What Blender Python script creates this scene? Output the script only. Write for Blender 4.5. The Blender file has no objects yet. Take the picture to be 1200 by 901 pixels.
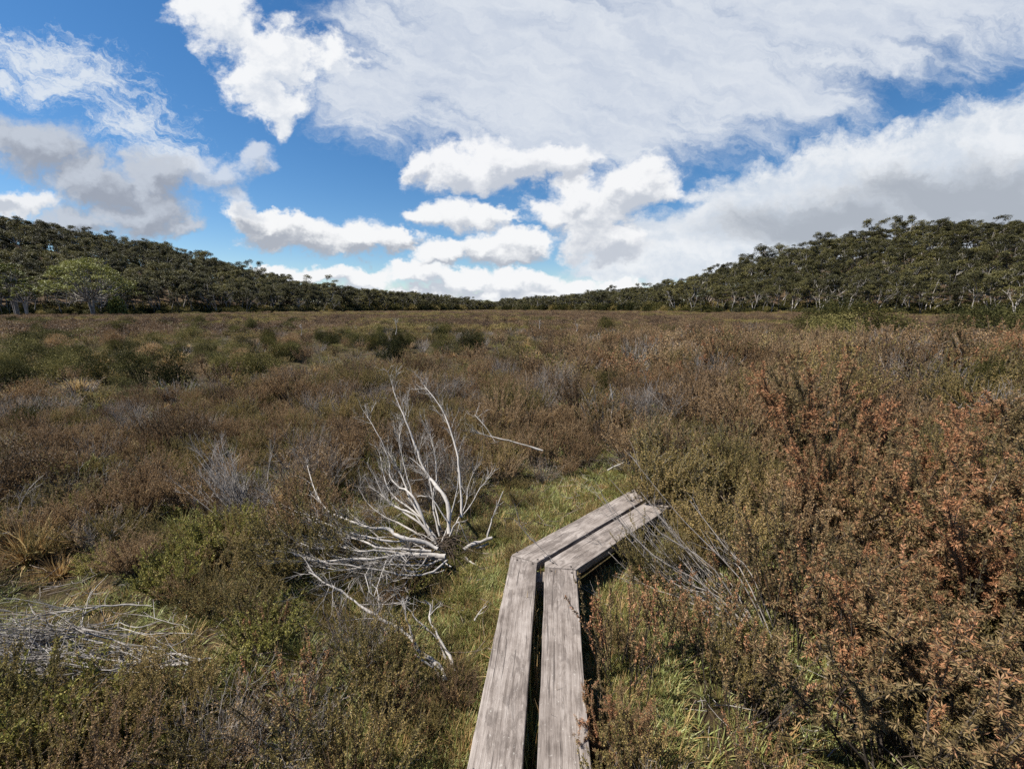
import bpy, math, random
import numpy as np
from mathutils import Vector, Matrix

rng = np.random.default_rng(11)
random.seed(11)
S = bpy.context.scene
COL = S.collection
R = math.radians

# ------------------------------------------------------------------ camera
CAM_H = 1.80
FPX = 495.0                      # focal length in pixels of a 1200 px wide picture
HORIZON = 362.0
PITCH = math.atan((450.5 - HORIZON) / FPX)
cam_d = bpy.data.cameras.new('camera')
cam = bpy.data.objects.new('camera', cam_d)
COL.objects.link(cam)
cam.location = (0, 0, CAM_H)
cam.rotation_euler = (math.pi / 2 - PITCH, 0, 0)
cam_d.sensor_width = 36.0
cam_d.lens = 36.0 * FPX / 1200.0
cam_d.clip_start = 0.05
cam_d.clip_end = 6000
S.camera = cam
CP, SP = math.cos(PITCH), math.sin(PITCH)


def ray(px, py):
    a, b = (px - 600) / FPX, (450.5 - py) / FPX
    return np.array([a, CP + b * SP, -SP + b * CP])


def on_plane(px, py, z):
    d = ray(px, py)
    t = (z - CAM_H) / d[2]
    return np.array([0, 0, CAM_H]) + d * t


def at_depth(px, py, depth):
    """point at a horizontal distance 'depth' in front of the viewer's standing place"""
    d = ray(px, py)
    return np.array([0, 0, CAM_H]) + d * (depth / d[1])


def to_px(x, y, z):
    dx, dy, dz = x, y, z - CAM_H
    f = dy * CP - dz * SP
    u = dy * SP + dz * CP
    f = np.where(f > 0.05, f, 0.05)
    return 600 + FPX * dx / f, 450.5 - FPX * u / f


# ------------------------------------------------------------------ noise and terrain
def hash2(ix, iy, seed):
    h = (ix.astype(np.int64) * 374761393 + iy.astype(np.int64) * 668265263 + seed * 974634777) & 0x7fffffff
    h = (h ^ (h >> 13)) * 1274126177 & 0x7fffffff
    return ((h ^ (h >> 16)) & 0xffff) / 65535.0


def vnoise(x, y, seed=0):
    x = np.asarray(x, float); y = np.asarray(y, float)
    ix, iy = np.floor(x), np.floor(y)
    fx, fy = x - ix, y - iy
    fx = fx * fx * (3 - 2 * fx); fy = fy * fy * (3 - 2 * fy)
    a = hash2(ix, iy, seed); b = hash2(ix + 1, iy, seed)
    c = hash2(ix, iy + 1, seed); d = hash2(ix + 1, iy + 1, seed)
    return (a * (1 - fx) + b * fx) * (1 - fy) + (c * (1 - fx) + d * fx) * fy


def fbm(x, y, seed=0, o=4):
    s = 0; a = 0.5
    for k in range(o):
        s = s + a * vnoise(x * 2 ** k, y * 2 ** k, seed + k * 17)
        a *= 0.5
    return s


def sstep(a, b, x):
    t = np.clip((x - a) / (b - a), 0, 1)
    return t * t * (3 - 2 * t)


HX = np.array([-500, 0, 100, 200, 300, 400, 500, 548, 556, 582, 590, 640, 690, 740, 790, 850, 900, 1000, 1100, 1200, 1700.])
HB = np.array([85, 122, 136, 152, 178, 240, 370, 470, 900, 900, 520, 450, 380, 330, 235, 190, 172, 152, 145, 132, 90.])
HR = np.array([250, 270, 275, 285, 305, 360, 480, 600, 1200, 1200, 640, 560, 500, 470, 330, 300, 290, 290, 290, 280, 260.])
HH = np.array([47, 44, 35, 26.5, 13.5, 4, 3, 1, 0, 0, 1, 2, 6, 8, 7, 16, 23, 36, 41, 40, 40.])


def hill_params(x, y):
    az = np.clip(np.arctan2(x, y), -R(66), R(66))
    px = 600 + FPX * np.tan(az)
    c = np.cos(az)
    return np.interp(px, HX, HB) / c, np.interp(px, HX, HR) / c, np.interp(px, HX, HH)


def ground_z(x, y):
    x = np.asarray(x, float); y = np.asarray(y, float)
    r = np.hypot(x, y)
    b, rr, h = hill_params(x, y)
    z = h * sstep(0, 1, (r - b) / (rr - b) * 0.97 + 0.0) - np.clip(r - rr, 0, 300) * 0.06
    z = z + (fbm(x / 30, y / 30, 5) - 0.47) * 5 * sstep(0, 40, r - b - 15)
    # the bog rises a little to the right and has low hummocks
    z = z + 0.085 * np.clip(x - 1.0, 0, 8) * sstep(1.0, 5, y) * (1 - sstep(11, 26, r))
    near = 1 - sstep(60, 120, r)
    walk = sstep(0.25, 1.1, np.abs(x - 0.10 - 0.12 * y))
    z = z + near * ((fbm(x / 2.2, y / 2.2, 3) - 0.47) * 0.30 + (fbm(x / 0.45, y / 0.45, 9, 3) - 0.44) * 0.10) * (0.25 + 0.75 * walk)
    return z


# ------------------------------------------------------------------ mesh helpers
class MB:
    """collects vertex and face arrays into one mesh"""
    def __init__(self):
        self.v = []; self.q = []; self.t = []; self.tone = []; self.qm = []; self.tm = []; self.n = 0

    def add(self, v, quads=None, tris=None, tone=0.5, mat=0):
        v = np.asarray(v, float).reshape(-1, 3)
        self.v.append(v)
        self.tone.append(np.broadcast_to(np.asarray(tone, float), (len(v),)) if np.ndim(tone) < 1 else np.asarray(tone, float))
        if quads is not None and len(quads):
            q = np.asarray(quads) + self.n; self.q.append(q); self.qm.append(np.full(len(q), mat))
        if tris is not None and len(tris):
            t = np.asarray(tris) + self.n; self.t.append(t); self.tm.append(np.full(len(t), mat))
        self.n += len(v)

    def merge(self, o, mat=None):
        if not o.v: return
        base = self.n
        self.v += o.v; self.tone += o.tone
        for q, m in zip(o.q, o.qm): self.q.append(q + base); self.qm.append(m if mat is None else np.full(len(q), mat))
        for t, m in zip(o.t, o.tm): self.t.append(t + base); self.tm.append(m if mat is None else np.full(len(t), mat))
        self.n += o.n

    def tube(self, pts, rad, sides=4, tone=0.5, mat=0, cap=True):
        pts = np.asarray(pts, float); n = len(pts)
        rad = np.broadcast_to(np.asarray(rad, float), (n,))
        tan = np.gradient(pts, axis=0)
        tan /= np.linalg.norm(tan, axis=1, keepdims=True) + 1e-9
        ref = np.array([0, 0, 1.0]) if abs(tan[:, 2]).mean() < 0.8 else np.array([1.0, 0, 0])
        s = np.cross(tan, ref); s /= np.linalg.norm(s, axis=1, keepdims=True) + 1e-9
        u = np.cross(s, tan)
        ang = np.arange(sides) / sides * 2 * np.pi
        ring = s[:, None, :] * np.cos(ang)[None, :, None] + u[:, None, :] * np.sin(ang)[None, :, None]
        v = pts[:, None, :] + ring * rad[:, None, None]
        i = np.arange(n - 1)[:, None] * sides; j = np.arange(sides)[None, :]; k = (j + 1) % sides
        q = np.stack([i + j, i + k, i + sides + k, i + sides + j], -1).reshape(-1, 4)
        self.add(v.reshape(-1, 3), q, tone=tone, mat=mat)

    def leaves(self, p, d, ln, w, tone, mat=0, bend=0.0, flat=None):
        """kite shaped leaves, one quad each"""
        p = np.asarray(p, float); d = np.asarray(d, float); n = len(p)
        if n == 0: return
        d = d / (np.linalg.norm(d, axis=1, keepdims=True) + 1e-9)
        r = rng.normal(size=(n, 3)) if flat is None else flat + rng.normal(size=(n, 3)) * 0.35
        s = np.cross(d, r); s /= np.linalg.norm(s, axis=1, keepdims=True) + 1e-9
        ln = np.broadcast_to(np.asarray(ln, float), (n,))[:, None]; w = np.broadcast_to(np.asarray(w, float), (n,))[:, None]
        nn = np.cross(s, d)
        m = p + d * ln * 0.55 + nn * ln * bend
        v = np.stack([p, m + s * w * 0.5, p + d * ln, m - s * w * 0.5], 1).reshape(-1, 3)
        q = np.arange(4 * n).reshape(n, 4)
        self.add(v, q, tone=np.repeat(np.broadcast_to(np.asarray(tone, float), (n,)), 4), mat=mat)

    def mesh(self, name, mats, smooth=False):
        me = bpy.data.meshes.new(name)
        v = np.concatenate(self.v) if self.v else np.zeros((0, 3))
        nq = sum(len(q) for q in self.q); nt = sum(len(t) for t in self.t)
        me.vertices.add(len(v)); me.vertices.foreach_set('co', v.astype(np.float32).ravel())
        loops = []; starts = []; mi = []
        if nq:
            Q = np.concatenate(self.q); loops.append(Q.ravel()); starts.append(np.arange(nq) * 4); mi.append(np.concatenate(self.qm))
        if nt:
            T = np.concatenate(self.t); loops.append(T.ravel()); starts.append(nq * 4 + np.arange(nt) * 3); mi.append(np.concatenate(self.tm))
        L = np.concatenate(loops).astype(np.int32)
        me.loops.add(len(L)); me.loops.foreach_set('vertex_index', L)
        me.polygons.add(nq + nt)
        me.polygons.foreach_set('loop_start', np.concatenate(starts).astype(np.int32))
        me.polygons.foreach_set('material_index', np.concatenate(mi).astype(np.int32))
        if smooth: me.polygons.foreach_set('use_smooth', np.ones(nq + nt, bool))
        for m in (mats if isinstance(mats, (list, tuple)) else [mats]): me.materials.append(m)
        a = me.attributes.new('tone', 'FLOAT', 'POINT')
        a.data.foreach_set('value', np.concatenate(self.tone).astype(np.float32))
        me.update(); me.validate()
        return me


def obj(name, me, parent=None):
    o = bpy.data.objects.new(name, me); COL.objects.link(o)
    if parent: o.parent = parent
    return o


def tag(o, label=None, cat=None, group=None, kind=None):
    if label: o['label'] = label
    if cat: o['category'] = cat
    if group: o['group'] = group
    if kind: o['kind'] = kind
    return o


def empty(name, loc, rz=0.0, sc=1.0):
    o = bpy.data.objects.new(name, None); COL.objects.link(o)
    o.location = loc; o.rotation_euler = (0, 0, rz); o.scale = (sc, sc, sc)
    o.empty_display_size = 0.1
    return o


# ------------------------------------------------------------------ materials
class NT:
    def __init__(self, tree): self.t = tree; self.n = tree.nodes; self.l = tree.links; tree.nodes.clear()
    def new(self, typ, ins=None, **kw):
        n = self.n.new(typ)
        for k, v in kw.items(): setattr(n, k, v)
        if ins:
            for k, v in ins.items():
                s = n.inputs[k]
                if hasattr(v, 'is_output'): self.l.new(v, s)
                else: s.default_value = v
        return n
    def math(self, op, a, b=0.0, c=None, clamp=False):
        n = self.new('ShaderNodeMath', operation=op, use_clamp=clamp)
        for i, v in enumerate((a, b) if c is None else (a, b, c)):
            if hasattr(v, 'is_output'): self.l.new(v, n.inputs[i])
            else: n.inputs[i].default_value = v
        return n.outputs[0]
    def ramp(self, fac, stops, interp='LINEAR'):
        n = self.new('ShaderNodeValToRGB'); cr = n.color_ramp; cr.interpolation = interp
        while len(cr.elements) < len(stops): cr.elements.new(0.5)
        for e, (p, c) in zip(cr.elements, stops):
            e.position = p; e.color = (c[0], c[1], c[2], 1) if len(c) == 3 else c
        self.l.new(fac, n.inputs[0]); return n.outputs[0]
    def mix(self, f, a, b, blend='MIX'):
        n = self.new('ShaderNodeMix', data_type='RGBA', blend_type=blend)
        for i, v in ((0, f), (6, a), (7, b)):
            if hasattr(v, 'is_output'): self.l.new(v, n.inputs[i])
            else: n.inputs[i].default_value = v if i == 0 else (v[0], v[1], v[2], 1)
        return n.outputs[2]
    def noise(self, vec, scale, detail=4, rough=0.55, dist=0.0, out=0):
        n = self.new('ShaderNodeTexNoise', {'Scale': scale, 'Detail': detail, 'Roughness': rough, 'Distortion': dist})
        if vec is not None: self.l.new(vec, n.inputs['Vector'])
        return n.outputs[out]


def new_mat(name):
    m = bpy.data.materials.new(name); m.use_nodes = True
    return m, NT(m.node_tree)


def leaf_mat(name, stops, rand=0.35, patch=0.3, patch_scale=0.35, trans=0.3, rough=0.6, spec=0.25, gain=1.6):
    """foliage: tone attribute + per plant random + slow change over the bog picks a colour"""
    m, t = new_mat(name)
    a = t.new('ShaderNodeAttribute', attribute_name='tone').outputs['Fac']
    oi = t.new('ShaderNodeObjectInfo').outputs['Random']
    pos = t.new('ShaderNodeNewGeometry').outputs['Position']
    nz = t.noise(pos, patch_scale, 3)
    f = t.math('ADD', a, t.math('MULTIPLY', t.math('SUBTRACT', oi, 0.5), rand))
    f = t.math('ADD', f, t.math('MULTIPLY', t.math('SUBTRACT', nz, 0.5), patch * 2), clamp=True)
    c = t.ramp(f, [(p_, tuple(min(0.5, ch * gain) for ch in c_)) for p_, c_ in stops])
    p = t.new('ShaderNodeBsdfPrincipled', {'Base Color': c, 'Roughness': rough, 'Specular IOR Level': spec})
    tr = t.new('ShaderNodeBsdfTranslucent', {'Color': c})
    mx = t.new('ShaderNodeMixShader', {0: trans, 1: p.outputs[0], 2: tr.outputs[0]})
    t.new('ShaderNodeOutputMaterial', {'Surface': mx.outputs[0]})
    return m


def bark_mat(name, dark, light, scale=30, rough=0.85, rand=0.0):
    m, t = new_mat(name)
    co = t.new('ShaderNodeTexCoord').outputs['Object']
    n1 = t.noise(co, scale, 5, 0.65); n2 = t.noise(co, scale * 0.15, 3)
    a = t.new('ShaderNodeAttribute', attribute_name='tone').outputs['Fac']
    f = t.math('ADD', t.math('MULTIPLY', n1, 0.55), t.math('MULTIPLY', n2, 0.45))
    f = t.math('ADD', f, t.math('MULTIPLY', t.math('SUBTRACT', a, 0.5), 0.8))
    if rand:
        oi = t.new('ShaderNodeObjectInfo').outputs['Random']
        f = t.math('ADD', f, t.math('MULTIPLY', t.math('SUBTRACT', oi, 0.5), rand))
    c = t.ramp(f, [(0.3, dark), (0.68, light)])
    bp = t.new('ShaderNodeBump', {'Strength': 0.4, 'Distance': 0.004, 'Height': n1})
    p = t.new('ShaderNodeBsdfPrincipled', {'Base Color': c, 'Roughness': rough, 'Specular IOR Level': 0.2, 'Normal': bp.outputs[0]})
    t.new('ShaderNodeOutputMaterial', {'Surface': p.outputs[0]})
    return m


M = {}
M['brown'] = leaf_mat('brown_heath_leaf', [(0.0, (0.040, 0.027, 0.016)), (0.28, (0.105, 0.067, 0.034)), (0.52, (0.172, 0.107, 0.053)), (0.78, (0.216, 0.143, 0.072)), (1.0, (0.265, 0.19, 0.105))], rand=0.7, patch=0.36, gain=1.5)
M['farbrown'] = leaf_mat('far_heath_leaf', [(0.0, (0.030, 0.020, 0.013)), (0.3, (0.078, 0.050, 0.030)), (0.55, (0.130, 0.083, 0.048)), (0.8, (0.165, 0.110, 0.062)), (1.0, (0.20, 0.15, 0.085))], rand=0.6, patch=0.35, patch_scale=0.09, gain=1.15)
M['olive'] = leaf_mat('olive_heath_leaf', [(0.0, (0.035, 0.030, 0.011)), (0.3, (0.090, 0.076, 0.026)), (0.6, (0.150, 0.115, 0.040)), (0.85, (0.200, 0.146, 0.056)), (1.0, (0.25, 0.175, 0.075))], rand=0.4, patch=0.22)
M['rust'] = leaf_mat('rust_needle_leaf', [(0.0, (0.052, 0.041, 0.020)), (0.3, (0.100, 0.076, 0.034)), (0.55, (0.150, 0.106, 0.052)), (0.70, (0.188, 0.110, 0.058)), (0.88, (0.230, 0.104, 0.050)), (1.0, (0.28, 0.145, 0.078))], rand=0.3, patch=0.2, patch_scale=1.2, gain=1.6)
M['green'] = leaf_mat('dark_green_leaf', [(0.0, (0.012, 0.018, 0.008)), (0.4, (0.036, 0.036, 0.012)), (0.72, (0.100, 0.090, 0.028)), (1.0, (0.20, 0.17, 0.065))], rand=.5, patch=0.15, trans=0.2, gain=1.05, spec=.06)
M['scrub'] = leaf_mat('olive_scrub_leaf', [(0.0, (0.018, 0.020, 0.008)), (0.4, (0.048, 0.047, 0.017)), (0.7, (0.115, 0.103, 0.036)), (1.0, (0.22, 0.19, 0.08))], rand=.5, patch=0.15, trans=0.2, gain=1.5, spec=.06)
M['lime'] = leaf_mat('yellow_green_leaf', [(0.0, (0.05, 0.055, 0.012)), (0.4, (0.105, 0.104, 0.026)), (0.75, (0.185, 0.168, 0.044)), (1.0, (0.26, 0.22, 0.08))], patch=0.2, trans=0.3)
M['straw'] = leaf_mat('straw_blade', [(0.0, (0.11, 0.062, 0.026)), (0.4, (0.22, 0.14, 0.06)), (0.8, (0.34, 0.245, 0.12)), (1.0, (0.44, 0.34, 0.18))], patch=0.15)
M['grass'] = leaf_mat('bog_grass_blade', [(0.0, (0.075, 0.055, 0.018)), (0.3, (0.10, 0.088, 0.026)), (0.55, (0.118, 0.134, 0.044)), (0.8, (0.185, 0.20, 0.085)), (1.0, (0.34, 0.31, 0.15))], gain=1.95, patch=0.4, patch_scale=2.6, trans=0.3)
M['greytwig'] = bark_mat('grey_twig_bark', (0.085, 0.074, 0.066), (0.27, 0.247, 0.23), 40)
M['bleached'] = bark_mat('bleached_wood', (0.085, 0.074, 0.066), (0.385, 0.36, 0.335), 45)
M['stem'] = bark_mat('brown_stem_bark', (0.045, 0.033, 0.024), (0.17, 0.135, 0.105), 40, rand=0.4)
M['darkstem'] = bark_mat('dark_stem_bark', (0.02, 0.016, 0.013), (0.075, 0.06, 0.05), 40)
M['gumleaf'] = leaf_mat('gum_tree_leaf', [(0.0, (0.020, 0.019, 0.009)), (0.35, (0.042, 0.040, 0.016)), (0.7, (0.076, 0.070, 0.026)), (1.0, (0.125, 0.110, 0.038))], rand=0.65, patch=0.25, patch_scale=0.02, trans=0.2, gain=1.5)
M['gumlight'] = leaf_mat('yellow_gum_leaf', [(0.0, (0.05, 0.055, 0.015)), (0.5, (0.12, 0.13, 0.033)), (1.0, (0.20, 0.20, 0.055))], rand=0.2, patch=0.2, patch_scale=0.05, trans=0.2, gain=1.2)
M['gumbark'] = bark_mat('gum_bark', (0.08, 0.072, 0.065), (0.33, 0.305, 0.28), 1.6, rand=0.3)

# ------------------------------------------------------------------ plants: shrub builder
def rand_dir(n, up=0.0):
    d = rng.normal(size=(n, 3)); d[:, 2] += up
    return d / np.linalg.norm(d, axis=1, keepdims=True)


def curve(p0, d0, L, n, up=0.3, wob=0.1):
    pts = [np.array(p0, float)]; d = np.array(d0, float)
    for i in range(n):
        d = d + np.array([0, 0, up / n]) + rng.normal(size=3) * wob
        d /= np.linalg.norm(d)
        pts.append(pts[-1] + d * L / n)
    return np.array(pts)


def make_shrub(h=0.6, n=55, spread=0.55, base_r=0.08, nb=(4, 7), blen=(0.12, 0.26), leaf=(0.013, 0.0055), lpm=420,
               start=0.35, leaf_out=0.75, stem_r=0.0035, up=0.35, bare=0.0, sides=3, tone_sd=0.16, tone_br=0.12, tip=0.12, sub=0, lean=(0, 0)):
    fol, stm = MB(), MB()
    P, D, T = [], [], []
    for i in range(n):
        th = rng.uniform(0, 2 * np.pi); ph = spread * math.sqrt(rng.uniform(0, 1)); rr = base_r * math.sqrt(rng.uniform())
        d = np.array([math.cos(th) * math.sin(ph) + lean[0], math.sin(th) * math.sin(ph) + lean[1], math.cos(ph)])
        L = h * rng.uniform(0.62, 1.08)
        st = curve((math.cos(th) * rr, math.sin(th) * rr, -0.04), d, L, 5, up * math.sin(ph), 0.09)
        tn = 0.5 + rng.normal() * tone_br
        stm.tube(st, np.linspace(stem_r * rng.uniform(0.7, 1.3), stem_r * 0.35, 6), sides, tone=0.5 + rng.normal() * 0.15)
        segs = [(st[3:], 1.0)]
        for k in range(rng.integers(*nb)):
            u = rng.uniform(start, 0.98) * 5; i0 = min(int(u), 4); p = st[i0] + (st[i0 + 1] - st[i0]) * (u - i0)
            dd = (st[i0 + 1] - st[i0]); dd /= np.linalg.norm(dd)
            dd = dd + rng.normal(size=3) * 0.45; dd[2] += 0.15; dd /= np.linalg.norm(dd)
            bl = h * rng.uniform(*blen)
            br = curve(p, dd, bl, 3, 0.35, 0.12)
            stm.tube(br, np.linspace(stem_r * 0.5, stem_r * 0.25, 4), 3, tone=0.5 + rng.normal() * 0.15)
            segs.append((br, 1.0))
            for _ in range(sub):
                q = br[rng.integers(1, 4)]; d2 = dd + rng.normal(size=3) * 0.6; d2 /= np.linalg.norm(d2)
                b2 = curve(q, d2, bl * 0.5, 2, 0.3, 0.15)
                stm.tube(b2, np.linspace(stem_r * 0.35, stem_r * 0.2, 3), 3, tone=0.5 + rng.normal() * 0.15)
                segs.append((b2, 1.0))
        if rng.uniform() < bare: continue
        for br, _ in segs:
            ln = np.linalg.norm(np.diff(br, axis=0), axis=1).sum()
            m = max(2, int(ln * lpm))
            u = rng.uniform(0.05, 1, m) * (len(br) - 1); i0 = np.minimum(u.astype(int), len(br) - 2)
            p = br[i0] + (br[i0 + 1] - br[i0]) * (u - i0)[:, None]
            dd = br[i0 + 1] - br[i0]; dd /= np.linalg.norm(dd, axis=1, keepdims=True)
            rd = rand_dir(m); dd2 = dd * 0.65 + rd * leaf_out
            P.append(p); D.append(dd2)
            T.append(tn + rng.normal(size=m) * tone_sd + tip * (u / (len(br) - 1) - 0.5))
    if P:
        P = np.concatenate(P); D = np.concatenate(D); T = np.concatenate(T)
        s = rng.uniform(0.7, 1.25, len(P))
        fol.leaves(P, D, leaf[0] * s, leaf[1] * s, T, bend=0.08)
    return fol, stm


def make_tussock(h=0.35, n=260, spread=0.8, w=0.003):
    fol = MB(); P = []
    for i in range(n):
        th = rng.uniform(0, 2 * np.pi); ph = spread * rng.uniform(0.1, 1); r = 0.05 * math.sqrt(rng.uniform())
        d = np.array([math.cos(th) * math.sin(ph), math.sin(th) * math.sin(ph), math.cos(ph)])
        L = h * rng.uniform(0.5, 1.15)
        pts = curve((math.cos(th) * r, math.sin(th) * r, -0.02), d, L, 4, -0.7, 0.06)
        s = np.cross(d, [0, 0, 1]); s /= np.linalg.norm(s) + 1e-6
        ww = (np.array([1, 1, 0.8, 0.5, 0.1]) * w * rng.uniform(0.7, 1.3))[:, None]
        v = np.stack([pts - s * ww, pts + s * ww], 1).reshape(-1, 3)
        q = [[2 * k, 2 * k + 1, 2 * k + 3, 2 * k + 2] for k in range(4)]
        fol.add(v, q, tone=0.45 + rng.normal() * 0.2)
    return fol


def make_ball(rx=0.6, rz=0.5, n=7000, leaf=(0.034, 0.013), lumps=13):
    """dense bush of overlapping leafy lumps with stems inside"""
    fol, stm = MB(), MB()
    for k in range(lumps):
        th = rng.uniform(0, 2 * np.pi); r = rx * 0.62 * math.sqrt(rng.uniform())
        c = np.array([math.cos(th) * r, math.sin(th) * r, rz * rng.uniform(0.35, 1.25)])
        R_ = rx * rng.uniform(0.34, 0.52); m = n // lumps
        d = rand_dir(m, 0.15); rad = rng.uniform(0.55, 1.0, m) ** 0.5 * R_
        p = c + d * rad[:, None] * np.array([1, 1, 0.85]) * rng.uniform(0.75, 1.32, m)[:, None]
        fol.leaves(p, d + rand_dir(m, 0.5) * 0.7, leaf[0] * rng.uniform(0.7, 1.3, m), leaf[1] * rng.uniform(0.7, 1.3, m),
                   0.45 + rng.normal() * 0.1 + rng.normal(size=m) * 0.14, bend=0.1)
        stm.tube(curve((c[0] * 0.2, c[1] * 0.2, -0.05), (c[0], c[1], c[2] + 0.1), np.linalg.norm(c), 4, 0.1, 0.08), np.linspace(0.02, 0.008, 5), 4)
    # skirt to the ground
    m = n // 3; th = rng.uniform(0, 2 * np.pi, m); rr = rx * rng.uniform(0.6, 1.0, m); z = rng.uniform(0.0, rz * 0.8, m)
    p = np.stack([np.cos(th) * rr, np.sin(th) * rr, z], 1)
    fol.leaves(p, rand_dir(m, 0.7), leaf[0], leaf[1], 0.35 + rng.normal(size=m) * 0.14)
    return fol, stm


def make_dead(h=0.5, n=26, spread=0.8, r=0.004, gen=2, lean=(0, 0), fine=5, up=0.1):
    stm = MB()
    def grow(p, d, L, rad, g):
        pts = curve(p, d, L, 5, up, 0.12)
        stm.tube(pts, np.linspace(rad, rad * 0.35, 6), 5 if g == gen else 3, tone=0.5 + rng.normal() * 0.2)
        if g == 0: return
        for k in range(fine):
            u = rng.uniform(0.3, 1) * 5; i0 = min(int(u), 4)
            q = pts[i0] + (pts[i0 + 1] - pts[i0]) * (u - i0)
            dd = pts[i0 + 1] - pts[i0]; dd /= np.linalg.norm(dd)
            dd = dd + rng.normal(size=3) * 0.42
            grow(q, dd / np.linalg.norm(dd), L * rng.uniform(0.25, 0.5), rad * 0.5, g - 1)
    for i in range(n):
        th = rng.uniform(0, 2 * np.pi); ph = spread * math.sqrt(rng.uniform())
        d = np.array([math.cos(th) * math.sin(ph) + lean[0], math.sin(th) * math.sin(ph) + lean[1], math.cos(ph)])
        grow((rng.normal() * 0.03, rng.normal() * 0.03, -0.03), d / np.linalg.norm(d), h * rng.uniform(0.5, 1.1), r * rng.uniform(0.6, 1.4), gen)
    return stm


# ------------------------------------------------------------------ gum trees
def make_gum(h=12.0, kind='tall', seed=0, nleaf=130, leaf=(0.40, 0.18)):
    cr, tk = MB(), MB()
    tips = []
    def grow(p, d, L, rad, g):
        pts = curve(p, d, L, 4, 0.25 if g < 3 else 0.1, 0.13)
        tk.tube(pts, np.linspace(rad, rad * 0.62, 5), 6 if g > 1 else 4, tone=0.5 + rng.normal() * 0.15)
        if g == 0:
            tips.append(pts[-1]); return
        nk = rng.integers(2, 4) if g > 1 else rng.integers(2, 4)
        for k in range(nk):
            dd = pts[-1] - pts[-2]; dd /= np.linalg.norm(dd)
            dd = dd + rng.normal(size=3) * np.array([0.62, 0.62, 0.25]) * (1.25 if kind == 'spread' else 0.7 if kind == 'slim' else 0.9)
            dd[2] = max(dd[2], 0.12); dd /= np.linalg.norm(dd)
            grow(pts[-1], dd, L * rng.uniform(0.55, 0.85), rad * 0.62, g - 1)
        if g <= 2 and rng.uniform() < 0.6:
            dd = rand_dir(1, 0.5)[0]; grow(pts[2], dd, L * 0.45, rad * 0.4, 0)
    if kind == 'spread':
        for k in range(3):
            th = k * 2.1 + rng.uniform(0, 1)
            grow((math.cos(th) * 0.25, math.sin(th) * 0.25, -0.3), np.array([math.cos(th) * 0.5, math.sin(th) * 0.5, 1.0]) / 1.118, h * 0.28, 0.24, 3)
    elif kind == 'multi':
        for k in range(2):
            th = rng.uniform(0, 6.28)
            grow((math.cos(th) * 0.2, math.sin(th) * 0.2, -0.3), np.array([math.cos(th) * 0.25, math.sin(th) * 0.25, 1.0]), h * 0.38, 0.17, 3 if k == 0 else 2)
    else:
        grow((0, 0, -0.3), np.array([rng.normal() * 0.1, rng.normal() * 0.1, 1.0]), h * (0.62 if kind == 'slim' else 0.5), 0.21, 3)
    if kind in ('slim', 'tall', 'multi'):
        # lower side boughs break up the flat top
        for _ in range(3 if kind != 'slim' else 1):
            q = tips[rng.integers(len(tips))]; z = rng.uniform(.45, .8); a = rng.uniform(0, 6.28); r = rng.uniform(.5, 1.6)
            e_ = np.array([q[0] * .6 + math.cos(a) * r, q[1] * .6 + math.sin(a) * r, q[2] * z])
            tk.tube(np.array([[q[0] * .35, q[1] * .35, q[2] * z * .8], (e_ + np.array([q[0] * .35, q[1] * .35, q[2] * z * .8])) / 2, e_]), [.06, .05, .03], 4, tone=.5)
            tips.append(e_)
    tips = np.array(tips)
    top = tips[:, 2].max()
    sc = h / top if top > 0 else 1
    for i in range(len(tk.v)): tk.v[i] = tk.v[i] * np.array([sc, sc, sc])
    tips = tips * sc
    for c in tips:
        R_ = rng.uniform(0.75, 1.25) * (h / 12) ** 0.5
        flat = rng.uniform(0.45, 0.8)
        d = rand_dir(nleaf, 0.25); rad = rng.uniform(0.3, 1, nleaf) ** 0.6 * R_
        p = c - (0, 0, .25) + d * rad[:, None] * np.array([1.0, 1.0, flat])
        s = rng.uniform(0.7, 1.3, nleaf)
        cr.leaves(p, rand_dir(nleaf, -0.1) * np.array([1, 1, 0.6]), leaf[0] * s, leaf[1] * s, 0.48 + rng.normal() * 0.12 + rng.normal(size=nleaf) * 0.12, flat=np.array([0, 0, 1.0]))
    return cr, tk


def joined(name, parts):
    b = MB(); mats = []
    for mb, m in parts:
        b.merge(mb, len(mats)); mats.append(m)
    return b.mesh(name, mats)


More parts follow.
